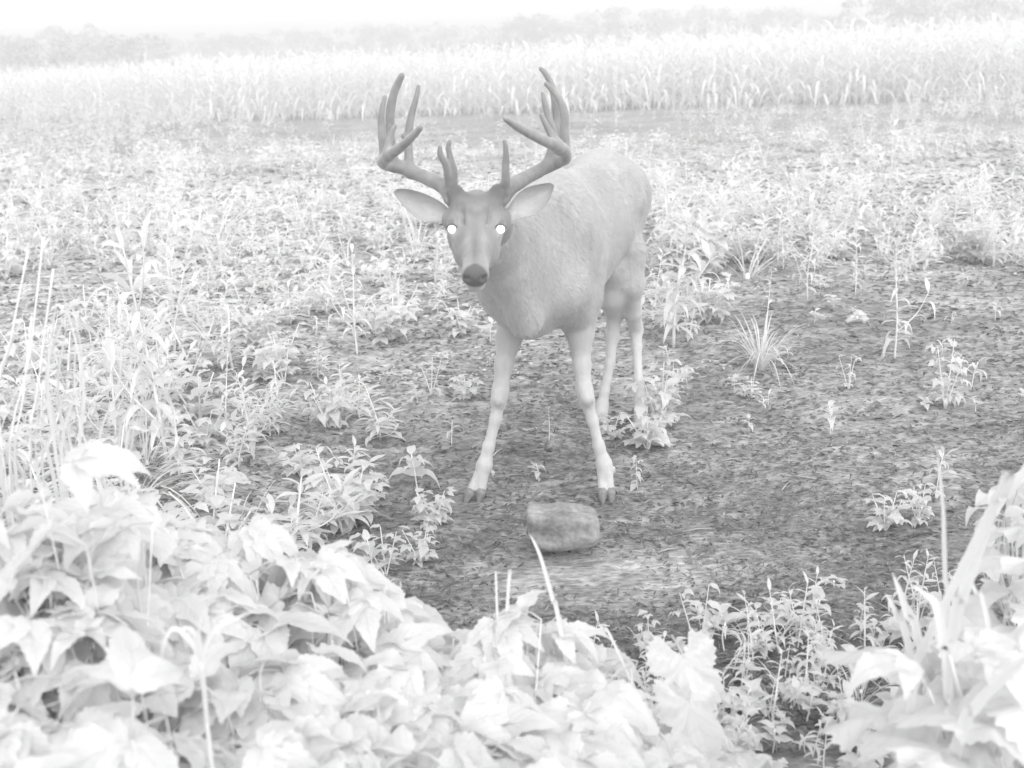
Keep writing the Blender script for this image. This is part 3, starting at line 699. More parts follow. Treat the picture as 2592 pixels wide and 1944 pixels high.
ME_TRI = [trifol(i, .68) for i in range(4)]
def creeper_leaf(seed, nl=5, Wd=.5):
    rr = random.Random(seed); ps = []
    angs = {3: [0, .95, -.95], 5: [0, .62, -.62, 1.35, -1.35]}[nl]
    for a in angs:
        s = (1.0 if abs(a) < .1 else (.9 if abs(a) < .8 else .7))*(.93+.14*rr.random())
        ps.append((leaf_geo(.72*s, Wd*.72*s, 16, 'ovate', .075, .14+.16*rr.random(), .3+.5*rr.random(), rr.uniform(-.25, .25), .5, seed+int(a*7)), TR((.30, 0, .01*rr.random())) @ RZ(a+rr.uniform(-.08, .08)) @ RY(rr.uniform(-.15, .3)) @ RX(rr.uniform(-.25, .25))))
    return leaf_mesh_data('leaf', M_LEAF, ps, ([(0, 0, -.10), (.14, 0, -.01), (.30, 0, 0)], [.012, .009, .009]))
ME_CREEP = [creeper_leaf(30+i, 5 if i % 3 else 3, .5+.05*(i % 2)) for i in range(7)]
def lobed_leaf(seed):
    rr = random.Random(seed); n = 60; V = [(0, 0, 0)]; UV = [(.5, .5)]
    for ring in (.5, 1.0):
        for i in range(n+1):
            a = -2.75+5.5*i/n
            lob = .52+.48*abs(math.cos(a*1.18))**.8; lob *= 1-.18*abs(a)/2.75
            r = lob*(1+(.05 if i % 2 else -.05))*ring if ring == 1 else lob*.5
            V.append((.12+r*math.cos(a)*.55, r*math.sin(a)*.55, -.12*r*r+.03*math.sin(a*5+seed)*ring+.05*math.cos(a*5.9)*ring)); UV.append((.5+.5*math.sin(a)*ring, .5+.5*math.cos(a)*ring))
    Fc = [(0, 1+i, 2+i) for i in range(n)]+[(1+i, n+2+i, n+3+i, 2+i) for i in range(n)]
    return leaf_mesh_data('leaf', M_LEAF, [((V, Fc, UV), Matrix())], ([(-.3, 0, -.2), (-.1, 0, -.05), (0.02, 0, 0)], [.015, .013, .012]))
ME_LOBED = [lobed_leaf(i) for i in (2, 5, 8)]
def blade_data(seed, droop, W=.020, n=9):
    return leaf_mesh_data('blade', M_GRASS, [(leaf_geo(1, W, n, 'strap', 0, .45, droop, .3*math.sin(seed), .1, seed), Matrix())])
ME_BLADE = [blade_data(i, d) for i, d in enumerate([.25, .6, 1.0, 1.5, 2.0])]

# ------------------------------------------------------------------ plant prototypes; z up, about 1 unit tall, roots at the origin
def plant_spec(kind, seed, nleaf=None):
    """returns stem MB and list of (leaf mesh, matrix)"""
    rr = random.Random(seed); st = MB(); Ls = []
    if kind == 'narrow':
        nb = rr.choice([1, 3, 4, 6]) if nleaf is None or nleaf > 14 else 0; n = nleaf or 22
        bend = rr.uniform(-.15, .15); top = Vector((bend, rr.uniform(-.12, .12), 1))
        axis = [Vector((0, 0, 0)), Vector((bend*.2, 0, .35)), Vector((bend*.6, top.y*.6, .7)), top]
        C = catmull(axis, 4); st.tube(C, lerp_list([.013, .011, .008, .004], 4), 5)
        axes = [(C, .18, n)]
        for b in range(nb):
            t0 = rr.uniform(.12, .6); p = C[int(t0*(len(C)-1))]; a = rr.uniform(0, 6.28); l = rr.uniform(.25, .5)
            e = p+Vector((math.cos(a)*l*.7, math.sin(a)*l*.7, l*.75)); B = catmull([p, p.lerp(e, .5)+Vector((math.cos(a), math.sin(a), -.3))*l*.1, e], 4)
            st.tube(B, lerp_list([.008, .006, .003], 4), 4); axes.append((B, .15, max(5, n//4)))
        for C_, t0, m in axes:
            for i in range(m):
                t = t0+(1-t0)*i/max(1, m-1); p = C_[min(len(C_)-1, int(t*(len(C_)-1)))]
                a = i*2.4+rr.random(); el = rr.uniform(-.1, .5)+.7*t**3; s = rr.uniform(.21, .33)*(1-.4*t if C_ is C else .8)
                Ls.append((rr.choice(ME_LANCE), TR(p) @ RZ(a) @ RY(-el) @ RX(rr.uniform(-.3, .3)) @ Matrix.Scale(s, 4)))
    elif kind == 'broad':
        n = nleaf or 18; ls = 1.0
        if n >= 80: ls = .62; n = int(n*1.6)
        ns = 5 if n > 30 else (3 if n > 10 else 1)
        for b in range(ns):
            a = b*(2.1 if ns < 5 else 1.3)+rr.random(); top = Vector((math.cos(a)*.3*(ns > 1), math.sin(a)*.3*(ns > 1), rr.uniform(.75, 1)))
            C = catmull([(0, 0, 0), (top.x*.5, top.y*.5, .45), top], 5); st.tube(C, lerp_list([.016, .012, .006], 5), 5)
            m = n//ns
            for i in range(m):
                t = .2+.8*i/max(1, m-1); p = C[int(t*(len(C)-1))]; an = i*2.4+rr.random()*.8; s = rr.uniform(.30, .44)*(1-.3*t)*ls
                Ls.append((rr.choice(ME_TRI if rr.random() < .65 else ME_OVAL), TR(p) @ RZ(an) @ RY(rr.uniform(-.5, .25)) @ RX(rr.uniform(-.3, .3)) @ Matrix.Scale(s, 4)))
    elif kind == 'seedling':
        n = nleaf or 6; C = catmull([(0, 0, 0), (rr.uniform(-.05, .05), 0, .45), (rr.uniform(-.1, .1), 0, .78)], 3); st.tube(C, .014, 5)
        for i in range(n):
            t = .55+.45*i/(n-1); p = C[int(t*(len(C)-1))]; s = rr.uniform(.36, .5)*(1.1-.4*(i/n))
            Ls.append((rr.choice(ME_LANCE if seed % 2 else ME_OVAL), TR(p) @ RZ(i*2.4+rr.random()) @ RY(-rr.uniform(.1, .5)-.5*(i/n)) @ Matrix.Scale(s, 4)))
    elif kind == 'rosette':
        n = nleaf or 12
        for i in range(n):
            s = rr.uniform(.35, .6); Ls.append((rr.choice(ME_OVAL+ME_TRI), TR((0, 0, rr.random()*.2)) @ RZ(i*2.4) @ RY(-rr.uniform(.1, .7)) @ Matrix.Scale(s, 4)))
        st.tube([(0, 0, -.02), (0, 0, .15), (0, 0, .25)], [.03, .03, .02], 5)
    elif kind == 'grass':
        n = nleaf or 26
        for i in range(n):
            a = rr.uniform(0, 6.28); el = rr.uniform(1.0, 1.5) if n > 60 else rr.uniform(.75, 1.5); s = rr.uniform(.5, 1.05); r_ = rr.random()*.07
            me = rr.choice(ME_BLADE[:4]); Ls.append((me, TR((r_*math.cos(a), r_*math.sin(a), 0)) @ RZ(a) @ RY(-el) @ Matrix.Scale(s, 4)))
        st.tube([(0, 0, -.02), (0, 0, .05), (0, 0, .12)], [.035, .03, .012], 6)
    return st, Ls
PROTO_STEM = {}
def make_plant(kind, seed, name, nleaf=None):
    st, Ls = plant_spec(kind, seed, nleaf); root = empty(name)
    st.build('crown' if kind in ('grass', 'rosette') else 'stem', M_STEM, root)
    for me, Mx in Ls: child('blade' if kind == 'grass' else 'leaf', me, root, Mx)
    return root
def make_plant_joined(kind, seed, name, nleaf=None):
    st, Ls = plant_spec(kind, seed, nleaf); root = empty(name); st.build('stem', M_STEM, root)
    mb = MB()
    for me, Mx in Ls:
        mb.add([v.co for v in me.vertices], [tuple(p.vertices) for p in me.polygons], None, Mx)
    mb.build('foliage', M_GRASS if kind == 'grass' else M_LEAF2, root); return root
def copy_tree(src, name=None):
    r = src.copy(); COL.objects.link(r)
    for ch in src.children:
        c = ch.copy(); COL.objects.link(c); c.parent = r
    return r
protos = {}
used_first = set()
def get_plant(kind, name, joined, nleaf=None, nvar=5):
    v = RNG.randrange(nvar); key = (kind, joined, nleaf, v)
    if key not in protos:
        protos[key] = (make_plant_joined if joined else make_plant)(kind, 100+v*7+(nleaf or 0), name, nleaf); return protos[key]
    r = copy_tree(protos[key]); return r
def place(o, p, h, rz=None, tilt=.1, flat=1.0):
    q = RZ(rz if rz is not None else RNG.uniform(0, 6.28)); t = RX(RNG.uniform(-tilt, tilt)) @ RY(RNG.uniform(-tilt, tilt))
    o.matrix_basis = TR(p) @ t @ q @ Matrix.Diagonal((h*flat, h*flat, h, 1)); return o
NAMES = {'narrow': 'narrow_leaved_weed', 'broad': 'broad_leaved_weed', 'seedling': 'seedling', 'rosette': 'leafy_rosette', 'grass': 'grass_tuft'}
CATS = {'narrow': 'weed', 'broad': 'weed', 'seedling': 'seedling', 'rosette': 'weed', 'grass': 'grass tuft'}

# ------------------------------------------------------------------ plants one can point to: (kind, base px, base py, top py, leaves, spread, label)
HERO = [
 ('grass', 1925, 938, 790, 90, 1.15, 'dense pale grass tuft alone on the bare soil well right of the deer'),
 ('narrow', 1935, 900, 700, 9, .5, 'thin grass-like weed rising above the back of the pale grass tuft'),
 ('narrow', 2264, 912, 640, 26, .75, 'tallest narrow-leaved weed standing alone on the bare soil at right'),
 ('narrow', 2044, 756, 590, 22, .9, 'upright narrow-leaved weed at the edge of bare soil, left of the tallest one'),
 ('narrow', 2165, 745, 600, 18, .8, 'spiky weed between the two upright narrow-leaved weeds at right'),
 ('broad', 2392, 1036, 870, 30, .75, 'drooping broad-leaved clump on the bare soil near the right edge'),
 ('broad', 2147, 984, 892, 12, .8, 'small broad-leaved weed halfway between grass tuft and drooping clump'),
 ('rosette', 2170, 818, 755, 14, .9, 'low leafy rosette behind the small broad-leaved weed at right'),
 ('seedling', 2102, 1100, 1005, 6, 1, 'four-leaved seedling on dark soil at right, above the crop stubble'),
 ('seedling', 1858, 1000, 938, 7, 1, 'tiny star-shaped seedling just below the pale grass tuft'),
 ('seedling', 1945, 1030, 985, 5, 1, 'low curved seedling right of the tiny star-shaped one'),
 ('seedling', 1896, 1096, 1045, 5, 1, 'small seedling below the grass tuft, nearest of those on the open soil'),
 ('seedling', 2459, 984, 897, 6, 1, 'upright seedling right of the drooping broad-leaved clump'),
 ('seedling', 2519, 814, 752, 6, 1, 'forked seedling near the right edge of the open soil'),
 ('seedling', 1844, 764, 700, 6, 1, 'small seedling at the shaded foot of the bright thicket right of the deer'),
 ('seedling', 2439, 720, 678, 6, 1, 'small round-headed seedling on far bare soil at right'),
 ('broad', 1668, 1085, 925, 56, 1.05, 'bushy broad-leaved weed covering the right hind hoof of the deer'),
 ('broad', 1705, 1000, 920, 22, 1.0, 'leafy bush close behind the weed at the right hind hoof'),
 ('broad', 1640, 1140, 1030, 44, 1.5, 'low spreading weed in front of the deer hind feet'),
 ('broad', 1545, 1110, 1050, 30, 1.6, 'small weed by the left hind hoof of the deer'),
 ('broad', 1790, 820, 700, 60, 1.3, 'leafy bush on open soil right of the deer hind legs'),
 ('broad', 1900, 1010, 960, 24, 1.8, 'flat leafy sprout patch below the pale grass tuft'),
 ('broad', 2240, 1345, 1240, 40, 1.3, 'round-leaved bush left half of the pair on dark soil at lower right'),
 ('broad', 1180, 1010, 940, 30, 1.5, 'low leafy weed left of the left foreleg knee'),
 ('broad', 1613, 1242, 1130, 10, .6, 'thin stack-leaved weed just right of the right front hoof'),
 ('broad', 1745, 860, 760, 18, .8, 'bright low broad-leaved weed right of the deer thigh'),
 ('narrow', 1705, 880, 560, 60, 1.0, 'tall bushy weed just right of the deer haunch'),
 ('broad', 1092, 1000, 898, 14, .9, 'small bright leafy weed left of the deer foreleg'),
 ('broad', 1240, 930, 890, 10, .9, 'pale round-leaved weed half hidden behind the left foreleg'),
 ('narrow', 1390, 1120, 1035, 10, .9, 'thin seedling between the deer forelegs'),
 ('seedling', 1143, 1132, 1048, 5, 1, 'slender stalked seedling left of the left front hoof'),
 ('seedling', 1364, 1220, 1160, 7, 1.2, 'low sprout on the soil behind the block'),
 ('seedling', 1062, 1278, 1110, 9, .8, 'tall pointed sprout in front-left of the deer'),
 ('seedling', 942, 1462, 1335, 8, .9, 'forked pale sprout at the edge of the creeper mound'),
 ('broad', 835, 1085, 965, 40, 1.2, 'bushy pale weed left of centre above the creeper mound'),
 ('narrow', 905, 900, 655, 20, .8, 'thin branching weed standing in open soil left of the deer chest'),
 ('broad', 665, 905, 755, 84, 1.3, 'large bright round-leaved bush in the left middle ground'),
 ('broad', 690, 960, 860, 50, 1.5, 'lower front mound of the bright round-leaved bush'),
 ('broad', 990, 865, 745, 60, 1.3, 'bright leafy mound left below the deer nose'),
 ('broad', 1170, 850, 760, 40, 1.4, 'bright low weed directly under the deer nose'),
 ('broad', 765, 1210, 1125, 44, 1.4, 'round-leaved weed between creeper mound and bare soil, upper one'),
 ('broad', 880, 1330, 1180, 70, 1.35, 'dense round-leaved weed clump at the right flank of the creeper mound'),
 ('broad', 1100, 1330, 1235, 50, 1.35, 'small-leaved bushy weed beside the tall pointed sprout'),
 ('broad', 1065, 1425, 1330, 30, 1.4, 'spreading small-leaved weed left below the block'),
 ('broad', 950, 1270, 1200, 20, 1.1, 'low dark-stemmed weed in front of the sprout'),
 ('narrow', 425, 1180, 560, 30, .55, 'tall thin branching weed with a straight pale stem at left'),
 ('narrow', 300, 1160, 760, 26, .6, 'second tall stem weed, left of the straight pale-stemmed one'),
 ('narrow', 575, 1120, 900, 18, .8, 'thin weed right of the straight pale-stemmed one'),
 ('broad', 2325, 1330, 1215, 36, 1.0, 'oval-leaved bushy weed on dark soil at lower right'),
 ('seedling', 2366, 1265, 1105, 8, .6, 'thin sprout rising behind the oval-leaved bushy weed'),
 ('broad', 1768, 1655, 1480, 12, .8, 'three-leaved upright plant at the lower edge of the bare soil'),
 ('rosette', 2110, 1480, 1430, 16, 1.4, 'flat withered rosette in the middle of the bare soil'),
 ('broad', 1765, 700, 540, 120, 1.5, 'bright thicket bush immediately right of the deer haunch'),
 ('narrow', 1690, 700, 520, 60, 1.1, 'tall bright bush touching the deer rump'),
 ('broad', 1900, 665, 570, 84, 1.6, 'broad bright bush at the right end of the thicket beside the deer'),
 ('narrow', 1820, 640, 500, 50, 1.2, 'feathery bush behind the bright thicket right of the deer'),
 ('broad', 2460, 665, 540, 90, 1.4, 'large bright bush near the right edge of the field'),
 ('narrow', 2400, 640, 490, 50, 1.2, 'spreading bush left of the large bright one near the right edge'),
 ('rosette', 2110, 570, 545, 50, 4.0, 'long low bright mat of weed on the bare soil at right'),
 ('narrow', 2250, 480, 330, 20, 1.1, 'spiky weed standing before the corn at right'),
 ('narrow', 2255, 318, 258, 24, 1.2, 'fluffy weed at the foot of the corn toward the right'),
 ('narrow', 1560, 320, 240, 12, .9, 'fallen pale corn-like weed in the open strip right of the antlers'),
]
def hero():
    for kind, px, py, top, nl, fl, lab in HERO:
        p = ground(px, py); zf = (p-CAMP).dot(fw)
        h = (py-top)/F*zf/math.cos(PITCH)*1.03
        if kind == 'rosette': h *= 1.2
        o = make_plant(kind, px+py, NAMES[kind], nl); place(o, p-Vector((0, 0, .004)), h, RNG.uniform(0, 6.28), .05, fl)
        tag(o, lab, CATS[kind])
hero()

# ------------------------------------------------------------------ weeds spread over the field: density read off as regions of the ground
def clump(x, y): return float(fbm(np.array([x*.75]), np.array([y*.6]), 3, 63)[0])
def density(px, py, x, y):
    c = clump(x, y)
    def in_e(cx, cy, rx, ry): return ((px-cx)/rx)**2+((py-cy)/ry)**2 < 1
    if in_e(1480, 1300, 520, 260) or in_e(1400, 1000, 330, 150): return 0.04 if py > 1150 or py < 900 else 0.0
    if px > 1750 and 690 < py < 1500: return 0.16 if py < 1050 else .07
    if py > 1500: return 0
    if py < 300+(-px*.01): return (1.0 if px < 420 else (.7 if px < 640 else (.3 if px < 900 else (.35 if px > 2350 else .06))))
    if py < 370: return (1.0 if px < 400 else (.35 if px < 640 else .12) if px < 1700 else (.85 if c > -.15 else .2))
    if px < 1060:
        if py > 1020: return .8 if px < 640 else (.42 if px < 1000 else .14)
        if py > 860: return (.9 if c > -.25 else .35) if px < 620 else .34
        return .95 if c > -.22 else .22
    if px < 1660:
        if py > 800: return .14
        return .85 if c > -.3 else .2
    if py < 500: return .9 if c > -.22 else .3
    if in_e(1740, 590, 200, 110) or in_e(2450, 590, 140, 90) or in_e(2120, 640, 160, 45): return .95
    return .85 if c > -.08 else .2
def scatter():
    cnt = {}
    cand = []
    Y = 2.3
    rows = []
    while Y < 30:
        step = .20 if Y < 5 else (.25 if Y < 9 else .33)
        half = Y*.52+.5; x = -half
        while x < half:
            xx = x+RNG.uniform(-.5, .5)*step; yy = Y+RNG.uniform(-.5, .5)*step
            px, py, zf = proj((xx, yy, 0))
            if RNG.random() < density(px, py, xx, yy)*(1 if Y < 16 else .85): cand.append((math.hypot(xx, yy), xx, yy, px, py))
            x += step
        Y += step
    cand.sort()
    far = []
    for d, x, y, px, py in cand:
        r = RNG.random()
        kind = 'narrow' if r < .50 else ('broad' if r < .80 else ('grass' if r < .90 else 'seedling'))
        if px > 1660 and kind == 'broad' and RNG.random() < .5: kind = 'narrow'
        base = {'narrow': (.15, .32), 'broad': (.13, .27), 'grass': (.15, .35), 'seedling': (.07, .16)}[kind]
        if (px > 1750 and 720 < py < 1500) or (1000 < px < 1750 and 900 < py): kind = 'seedling' if RNG.random() < .8 else kind; base = {'narrow': (.12, .2), 'broad': (.08, .14), 'grass': (.08, .14), 'seedling': (.04, .10)}[kind]
        h = RNG.uniform(*base)
        if px < 520 and y > 5: h *= 1.3
        if px < 1000 and py < 335: h *= float(np.interp(px, [0, 400, 700, 1000], [2.2, 2.0, 1.5, 1.0]))
        if px > 2300 and py < 320: h *= 1.5
        if y > 8: h *= 1.2
        if 1660 < px and 380 < py < 700: h *= 1.12
        cnt[kind] = cnt.get(kind, 0)
        if cnt[kind] >= 290: far.append((kind, x, y, h)); continue
        cnt[kind] += 1
        joined = d > 6.8
        nl = {'narrow': 24, 'broad': 21, 'grass': 16, 'seedling': 6}[kind]
        o = get_plant(kind, NAMES[kind], joined, nl)
        place(o, (x, y, gz(x, y)-.004), h, None, .15, RNG.uniform(1.15, 1.7))
        xb = [(150, 'at the left edge'), (420, 'in the dense growth at far left'), (700, 'in the dense growth left of the antlers'), (980, 'left of the deer head'), (1200, 'in line with the left antler'), (1420, 'behind the deer head'), (1660, 'behind the deer back'), (1900, 'just right of the deer'), (2150, 'in the patchy growth right of the deer'), (2400, 'in the patchy growth at far right'), (9999, 'at the right edge')]
        side = next(t for lim, t in xb if px < lim)
        dist = 'nearest' if d < 4 else ('near' if d < 5.2 else ('midfield' if d < 6.8 else ('distant' if d < 8.5 else 'far')))
        size = {'narrow': ('knee-high' if h > .38 else 'shin-high'), 'broad': ('bushy' if h > .22 else 'low'), 'grass': ('tall' if h > .26 else 'short'), 'seedling': 'tiny'}[kind]
        adj = {'narrow': 'narrow-leaved weed', 'broad': 'broad-leaved weed', 'grass': 'tuft of grass', 'seedling': 'pale seedling'}[kind]
        tag(o, f'{dist} {size} {adj} {side}', CATS[kind], f'{dist} {size} {adj}s {side}')
    # beyond the nearest few hundred of each kind: one mass
    bases = {}
    for k in ('narrow', 'broad', 'grass', 'seedling'):
        for v in range(3):
            st, Ls = plant_spec(k, 900+v, {'narrow': 14, 'broad': 10, 'grass': 10, 'seedling': 5}[k]); V = []; Fc = []
            for me, Mx in Ls:
                b = len(V); V += [tuple(Mx @ q.co) for q in me.vertices]; Fc += [tuple(b+i for i in p.vertices) for p in me.polygons]
            bases[k, v] = (np.array(V), np.array(Fc))
    VV = []; QQ = []; b = 0
    for kind, x, y, h in far:
        V, Q = bases[kind, RNG.randrange(3)]; a = RNG.uniform(0, 6.28); f = RNG.uniform(1.0, 1.5)*h
        c, s = math.cos(a), math.sin(a); P = np.stack([(V[:, 0]*c-V[:, 1]*s)*f+x, (V[:, 0]*s+V[:, 1]*c)*f+y, V[:, 2]*h+gz(x, y)], -1)
        VV.append(P); QQ.append(Q+b); b += len(V)
    if VV:
        o = np_mesh('distant_weeds', np.vstack(VV), np.vstack(QQ), M_LEAF2)
        tag(o, 'far pale weeds merging into a haze of leaves before the corn', 'weeds', None, 'stuff')
    print('SCATTER', len(cand), cnt, 'far', len(far))
scatter()

# ------------------------------------------------------------------ corn
def corn_geo(seed, n=11, segs=5):
    rr = random.Random(seed); mb = MB()
    mb.tube([(0, 0, 0), (.01, 0, .6), (0, .01, 1.2), (.01, 0, 1.75)], [.014, .012, .009, .004], 4, cap=False)
    V = mb.v; Fc = mb.f
    for i in range(n):
        t = i/n; z = .15+1.45*t; a = (i % 2)*math.pi+rr.uniform(-.6, .6)+seed; ln = rr.uniform(.5, .8)*(1-.35*abs(t-.5)); el = rr.uniform(.7, 1.15)+.25*t
        g = leaf_geo(ln, .075, segs, 'strap', 0, .35, rr.uniform(1.6, 2.8)*(1-.45*t), rr.uniform(-.6, .6), .3, i)
        mb.add(g[0], g[1], None, TR((0, 0, z)) @ RZ(a) @ RY(-el))
    for k in range(7):
        a = rr.uniform(0, 6.28); e = (.10*math.cos(a), .10*math.sin(a), 1.75+rr.uniform(.14, .26))
        mb.add([(0, 0, 1.72), (.006, .006, 1.74), e], [(0, 1, 2)])
    return mb
def corn():
    def edge(x): return 28.9+np.clip((-x-4)*.5, 0, 8)
    def hs(x): return float(np.interp(x, [-16, -8, 0, 8, 13], [.80, .90, .90, 1.04, 1.04]))
    pro = [corn_geo(40+i) for i in range(5)]; mes = []
    for p in pro:
        o = p.build('corn_plant', M_CORN, None); mes.append(o.data); bpy.data.objects.remove(o)
    n = 0; far = []
    tris = []
    for row in range(9):
        x = -22.0
        while x < 20:
            y = float(edge(x))+row*.76+RNG.uniform(-.12, .12); s = RNG.uniform(.80, 1.08)*hs(x)*(1.0 if row else .93); rz = RNG.uniform(0, 6.28)
            inview = abs(x) < y*.455
            if row < 2 and inview and n < 298:
                o = bpy.data.objects.new('corn_plant', mes[RNG.randrange(5)]); COL.objects.link(o)
                o.matrix_basis = TR((x, y, 0)) @ RZ(rz) @ RX(RNG.uniform(-.05, .05)) @ Matrix.Scale(s, 4)
                lr = ['far left end', 'left end', 'left of the antlers', 'just left of the antlers', 'between the antlers', 'right of the antlers', 'middle right', 'right end', 'far right end'][int(min(8, max(0, (x+14)/3.1)))]; rw = 'front row' if row == 0 else 'second row'
                tag(o, f'pale corn plant in the {rw}, {lr} of the field edge', 'corn plant', f'{rw} corn plants, {lr} of the field edge'); n += 1
            else: far.append((x, y, s, rz))
            x += RNG.uniform(.14, .24) if row < 2 else RNG.uniform(.16, .30)
    VV = []; TT = []; b = 0
    base = []
    for p in pro:
        T = []
        for f in p.f:
            for i in range(1, len(f)-1): T.append((f[0], f[i], f[i+1]))
        base.append((np.array([tuple(v) for v in p.v]), np.array(T)))
    for x, y, s, rz in far:
        V, T = base[RNG.randrange(5)]; c, sn = math.cos(rz), math.sin(rz)
        VV.append(np.stack([(V[:, 0]*c-V[:, 1]*sn)*s+x, (V[:, 0]*sn+V[:, 1]*c)*s+y, V[:, 2]*s], -1)); TT.append(T+b); b += len(V)
    o = np_mesh('corn_rows', np.vstack(VV), np.vstack(TT), M_CORN); tag(o, 'mass of pale corn behind the first two rows', 'corn', None, 'stuff')
    print('CORN', n, len(far))
corn()

# ------------------------------------------------------------------ trees beyond the corn
def tree_crown(seed, nclump=26, nleaf=70):
    rr = random.Random(seed); nr_ = np.random.RandomState(seed); V = []; Q = []
    cl = []
    for i in range(nclump):
        a = rr.uniform(0, 6.28); r = rr.uniform(0, .42)**.8; z = rr.uniform(.22, .9); k = math.sqrt(max(0, 1-((z-.5)/.52)**2))
        cl.append((r*math.cos(a)*k*1.25, r*math.sin(a)*k*1.25, z, rr.uniform(.10, .19)))
    for cx, cy, cz, cr in cl:
        for j in range(nleaf):
            d = nr_.normal(size=3); d /= np.linalg.norm(d)+1e-6; d[2] = abs(d[2])*1.0-.25 if rr.random() < .7 else d[2]; p = np.array((cx, cy, cz))+d*cr*rr.uniform(.7, 1.08)
            n = d+nr_.normal(size=3)*.5; n /= np.linalg.norm(n); t = np.cross(n, nr_.normal(size=3)); t /= np.linalg.norm(t)+1e-6; u = np.cross(n, t); s = rr.uniform(.012, .024)
            b = len(V); V += [p-t*s, p+u*s*.7, p+t*s, p-u*s*.7]; Q.append((b, b+1, b+2, b+3))
    return np.array(V), np.array(Q)
TREES = [(20, 92, 95, 1.3), (90, 95, 80, 1.3), (150, 66, 90, 1.2), (175, 58, 100, .8), (245, 84, 110, 1.1), (300, 92, 85, 1.2), (350, 96, 120, 1.0), (430, 84, 120, 1.2), (505, 84, 110, .9), (560, 92, 130, 1.2), (620, 86, 120, 1.2), (700, 66, 130, 1.1), (760, 80, 120, 1.1), (830, 76, 125, 1.2), (905, 68, 130, 1.1), (975, 62, 135, 1.1), (1060, 58, 130, 1.3), (1130, 66, 135, 1.0), (1200, 74, 120, 1.2), (1265, 60, 125, 1.1), (1335, 36, 115, 1.0), (1375, 40, 120, 1.1), (1440, 50, 125, 1.1), (1505, 19, 120, 1.1), (1575, 24, 115, 1.1), (1650, 26, 120, 1.2), (1720, 34, 125, 1.0), (1785, 12, 110, 1.0), (1860, 15, 115, 1.1), (1930, 28, 120, 1.0), (1995, 20, 110, 1.0), (2060, 30, 120, .9), (2120, 28, 115, .9), (2175, 2, 90, 1.0), (2240, -8, 85, 1.0), (2330, -16, 85, 1.1), (2420, -10, 80, 1.1), (2500, -24, 85, 1.0), (2570, -30, 80, 1.1), (2680, -30, 85, 1.2), (-80, 90, 90, 1.3), (-190, 80, 95, 1.3), (2800, -20, 85, 1.2)]
def trees():
    M_T = leaf_material('tree_leaf', .52, vein=False, transl=.25); cr = []
    for s in range(5):
        V, Q = tree_crown(70+s); o = np_mesh('crown', V, Q, M_T); cr.append(o.data); bpy.data.objects.remove(o)
    mb = MB(); mb.tube([(0, 0, -.02), (.01, 0, .25), (0, .01, .6)], [.03, .022, .008], 6)
    for a in (0.3, 1.9, 3.3, 4.8): mb.tube([(0, 0, .28), (.12*math.cos(a), .12*math.sin(a), .5), (.26*math.cos(a), .26*math.sin(a), .68)], [.014, .009, .004], 5)
    t0 = mb.build('trunk', M_BARK, None); tm = t0.data; bpy.data.objects.remove(t0)
    look = ['rounded', 'broad spreading', 'ragged-topped', 'low dense', 'loose airy']
    for i, (px, py, Y, wd) in enumerate(TREES):
        top = at(px, py, Y); h = top.z+.2; k = i % 5
        r = empty('tree', (top.x, Y, 0)); r.rotation_euler = (0, 0, RNG.uniform(0, 6.28)); r.scale = (max(h, 5)*wd*1.05, max(h, 5)*wd*1.05, h)
        child('trunk', tm, r, Matrix()); child('crown', cr[k], r, Matrix())
        lr = 'above the far left corn' if px < 500 else ('above the corn left of the antlers' if px < 1000 else ('above the corn between the antlers' if px < 1400 else ('above the corn right of the antlers' if px < 2100 else 'above the corn at far right')))
        tag(r, f'faint {look[k]} tree on the hazy skyline {lr}', 'tree', f'{look[k]} skyline trees {lr}')
    # low hedge masses under the trees
    V = []; Q = []
    nr_ = np.random.RandomState(3); n = 42000
    x = nr_.uniform(-62, 66, n); y = 74+nr_.uniform(-4, 10, n)+np.where(x < -18, -6, 0); hh = 1.9+1.0*fbm(x*.12, x*0+3, 3, 12)+.6*fbm(x*.5, y*.3, 2, 15)
    z = np.abs(nr_.uniform(0, 1, n))**.7*hh; s = nr_.uniform(.07, .16, n)
    for i in range(n):
        t = nr_.normal(size=3); t /= np.linalg.norm(t); u = np.cross(t, nr_.normal(size=3)); u /= np.linalg.norm(u)+1e-6; p = np.array((x[i], y[i], z[i])); b = 4*i
        V += [p-t*s[i], p+u*s[i]*.7, p+t*s[i], p-u*s[i]*.7]; Q.append((b, b+1, b+2, b+3))
    o = np_mesh('far_brush', np.array(V), np.array(Q), M_T); tag(o, 'low far brush filling the gap between corn and trees', 'brush', None, 'stuff')
trees()
# ------------------------------------------------------------------ creeper mound in the foreground
def yb(px):   # upper edge of the mound in the picture
    X = [-250, 0, 130, 240, 350, 430, 540, 640, 760, 930, 1000, 1070, 1180, 1260, 1330, 1400, 1500, 1560, 1660, 1820, 2000]
    Yv = [1190, 1215, 1230, 1225, 1225, 1270, 1300, 1345, 1350, 1425, 1490, 1560, 1600, 1560, 1570, 1620, 1620, 1700, 1790, 1850, 1930]
    return float(np.interp(px, X, Yv))
CREEPERS = [(-80, 'creeper shoots with large leaves at the extreme left edge'), (110, 'big-leaved creeper under the tall grass at far left'), (290, 'creeper with broad folded leaves at the left corner of the mound'),
 (470, 'creeper carrying the large upright leaf near the lower left'), (640, 'creeper with overlapping leaves in the left middle of the mound'), (800, 'creeper below the round-leaved weed clump'),
 (960, 'creeper at the middle of the mound crest'), (1110, 'creeper where the mound dips toward the bare soil'), (1270, 'creeper with the bright raised leaf below the block'), (1420, 'creeper behind the curving single blade'), (1570, 'creeper trailing off at the right end of the mound'), (1740, 'last sparse creeper shoot right of the mound')]
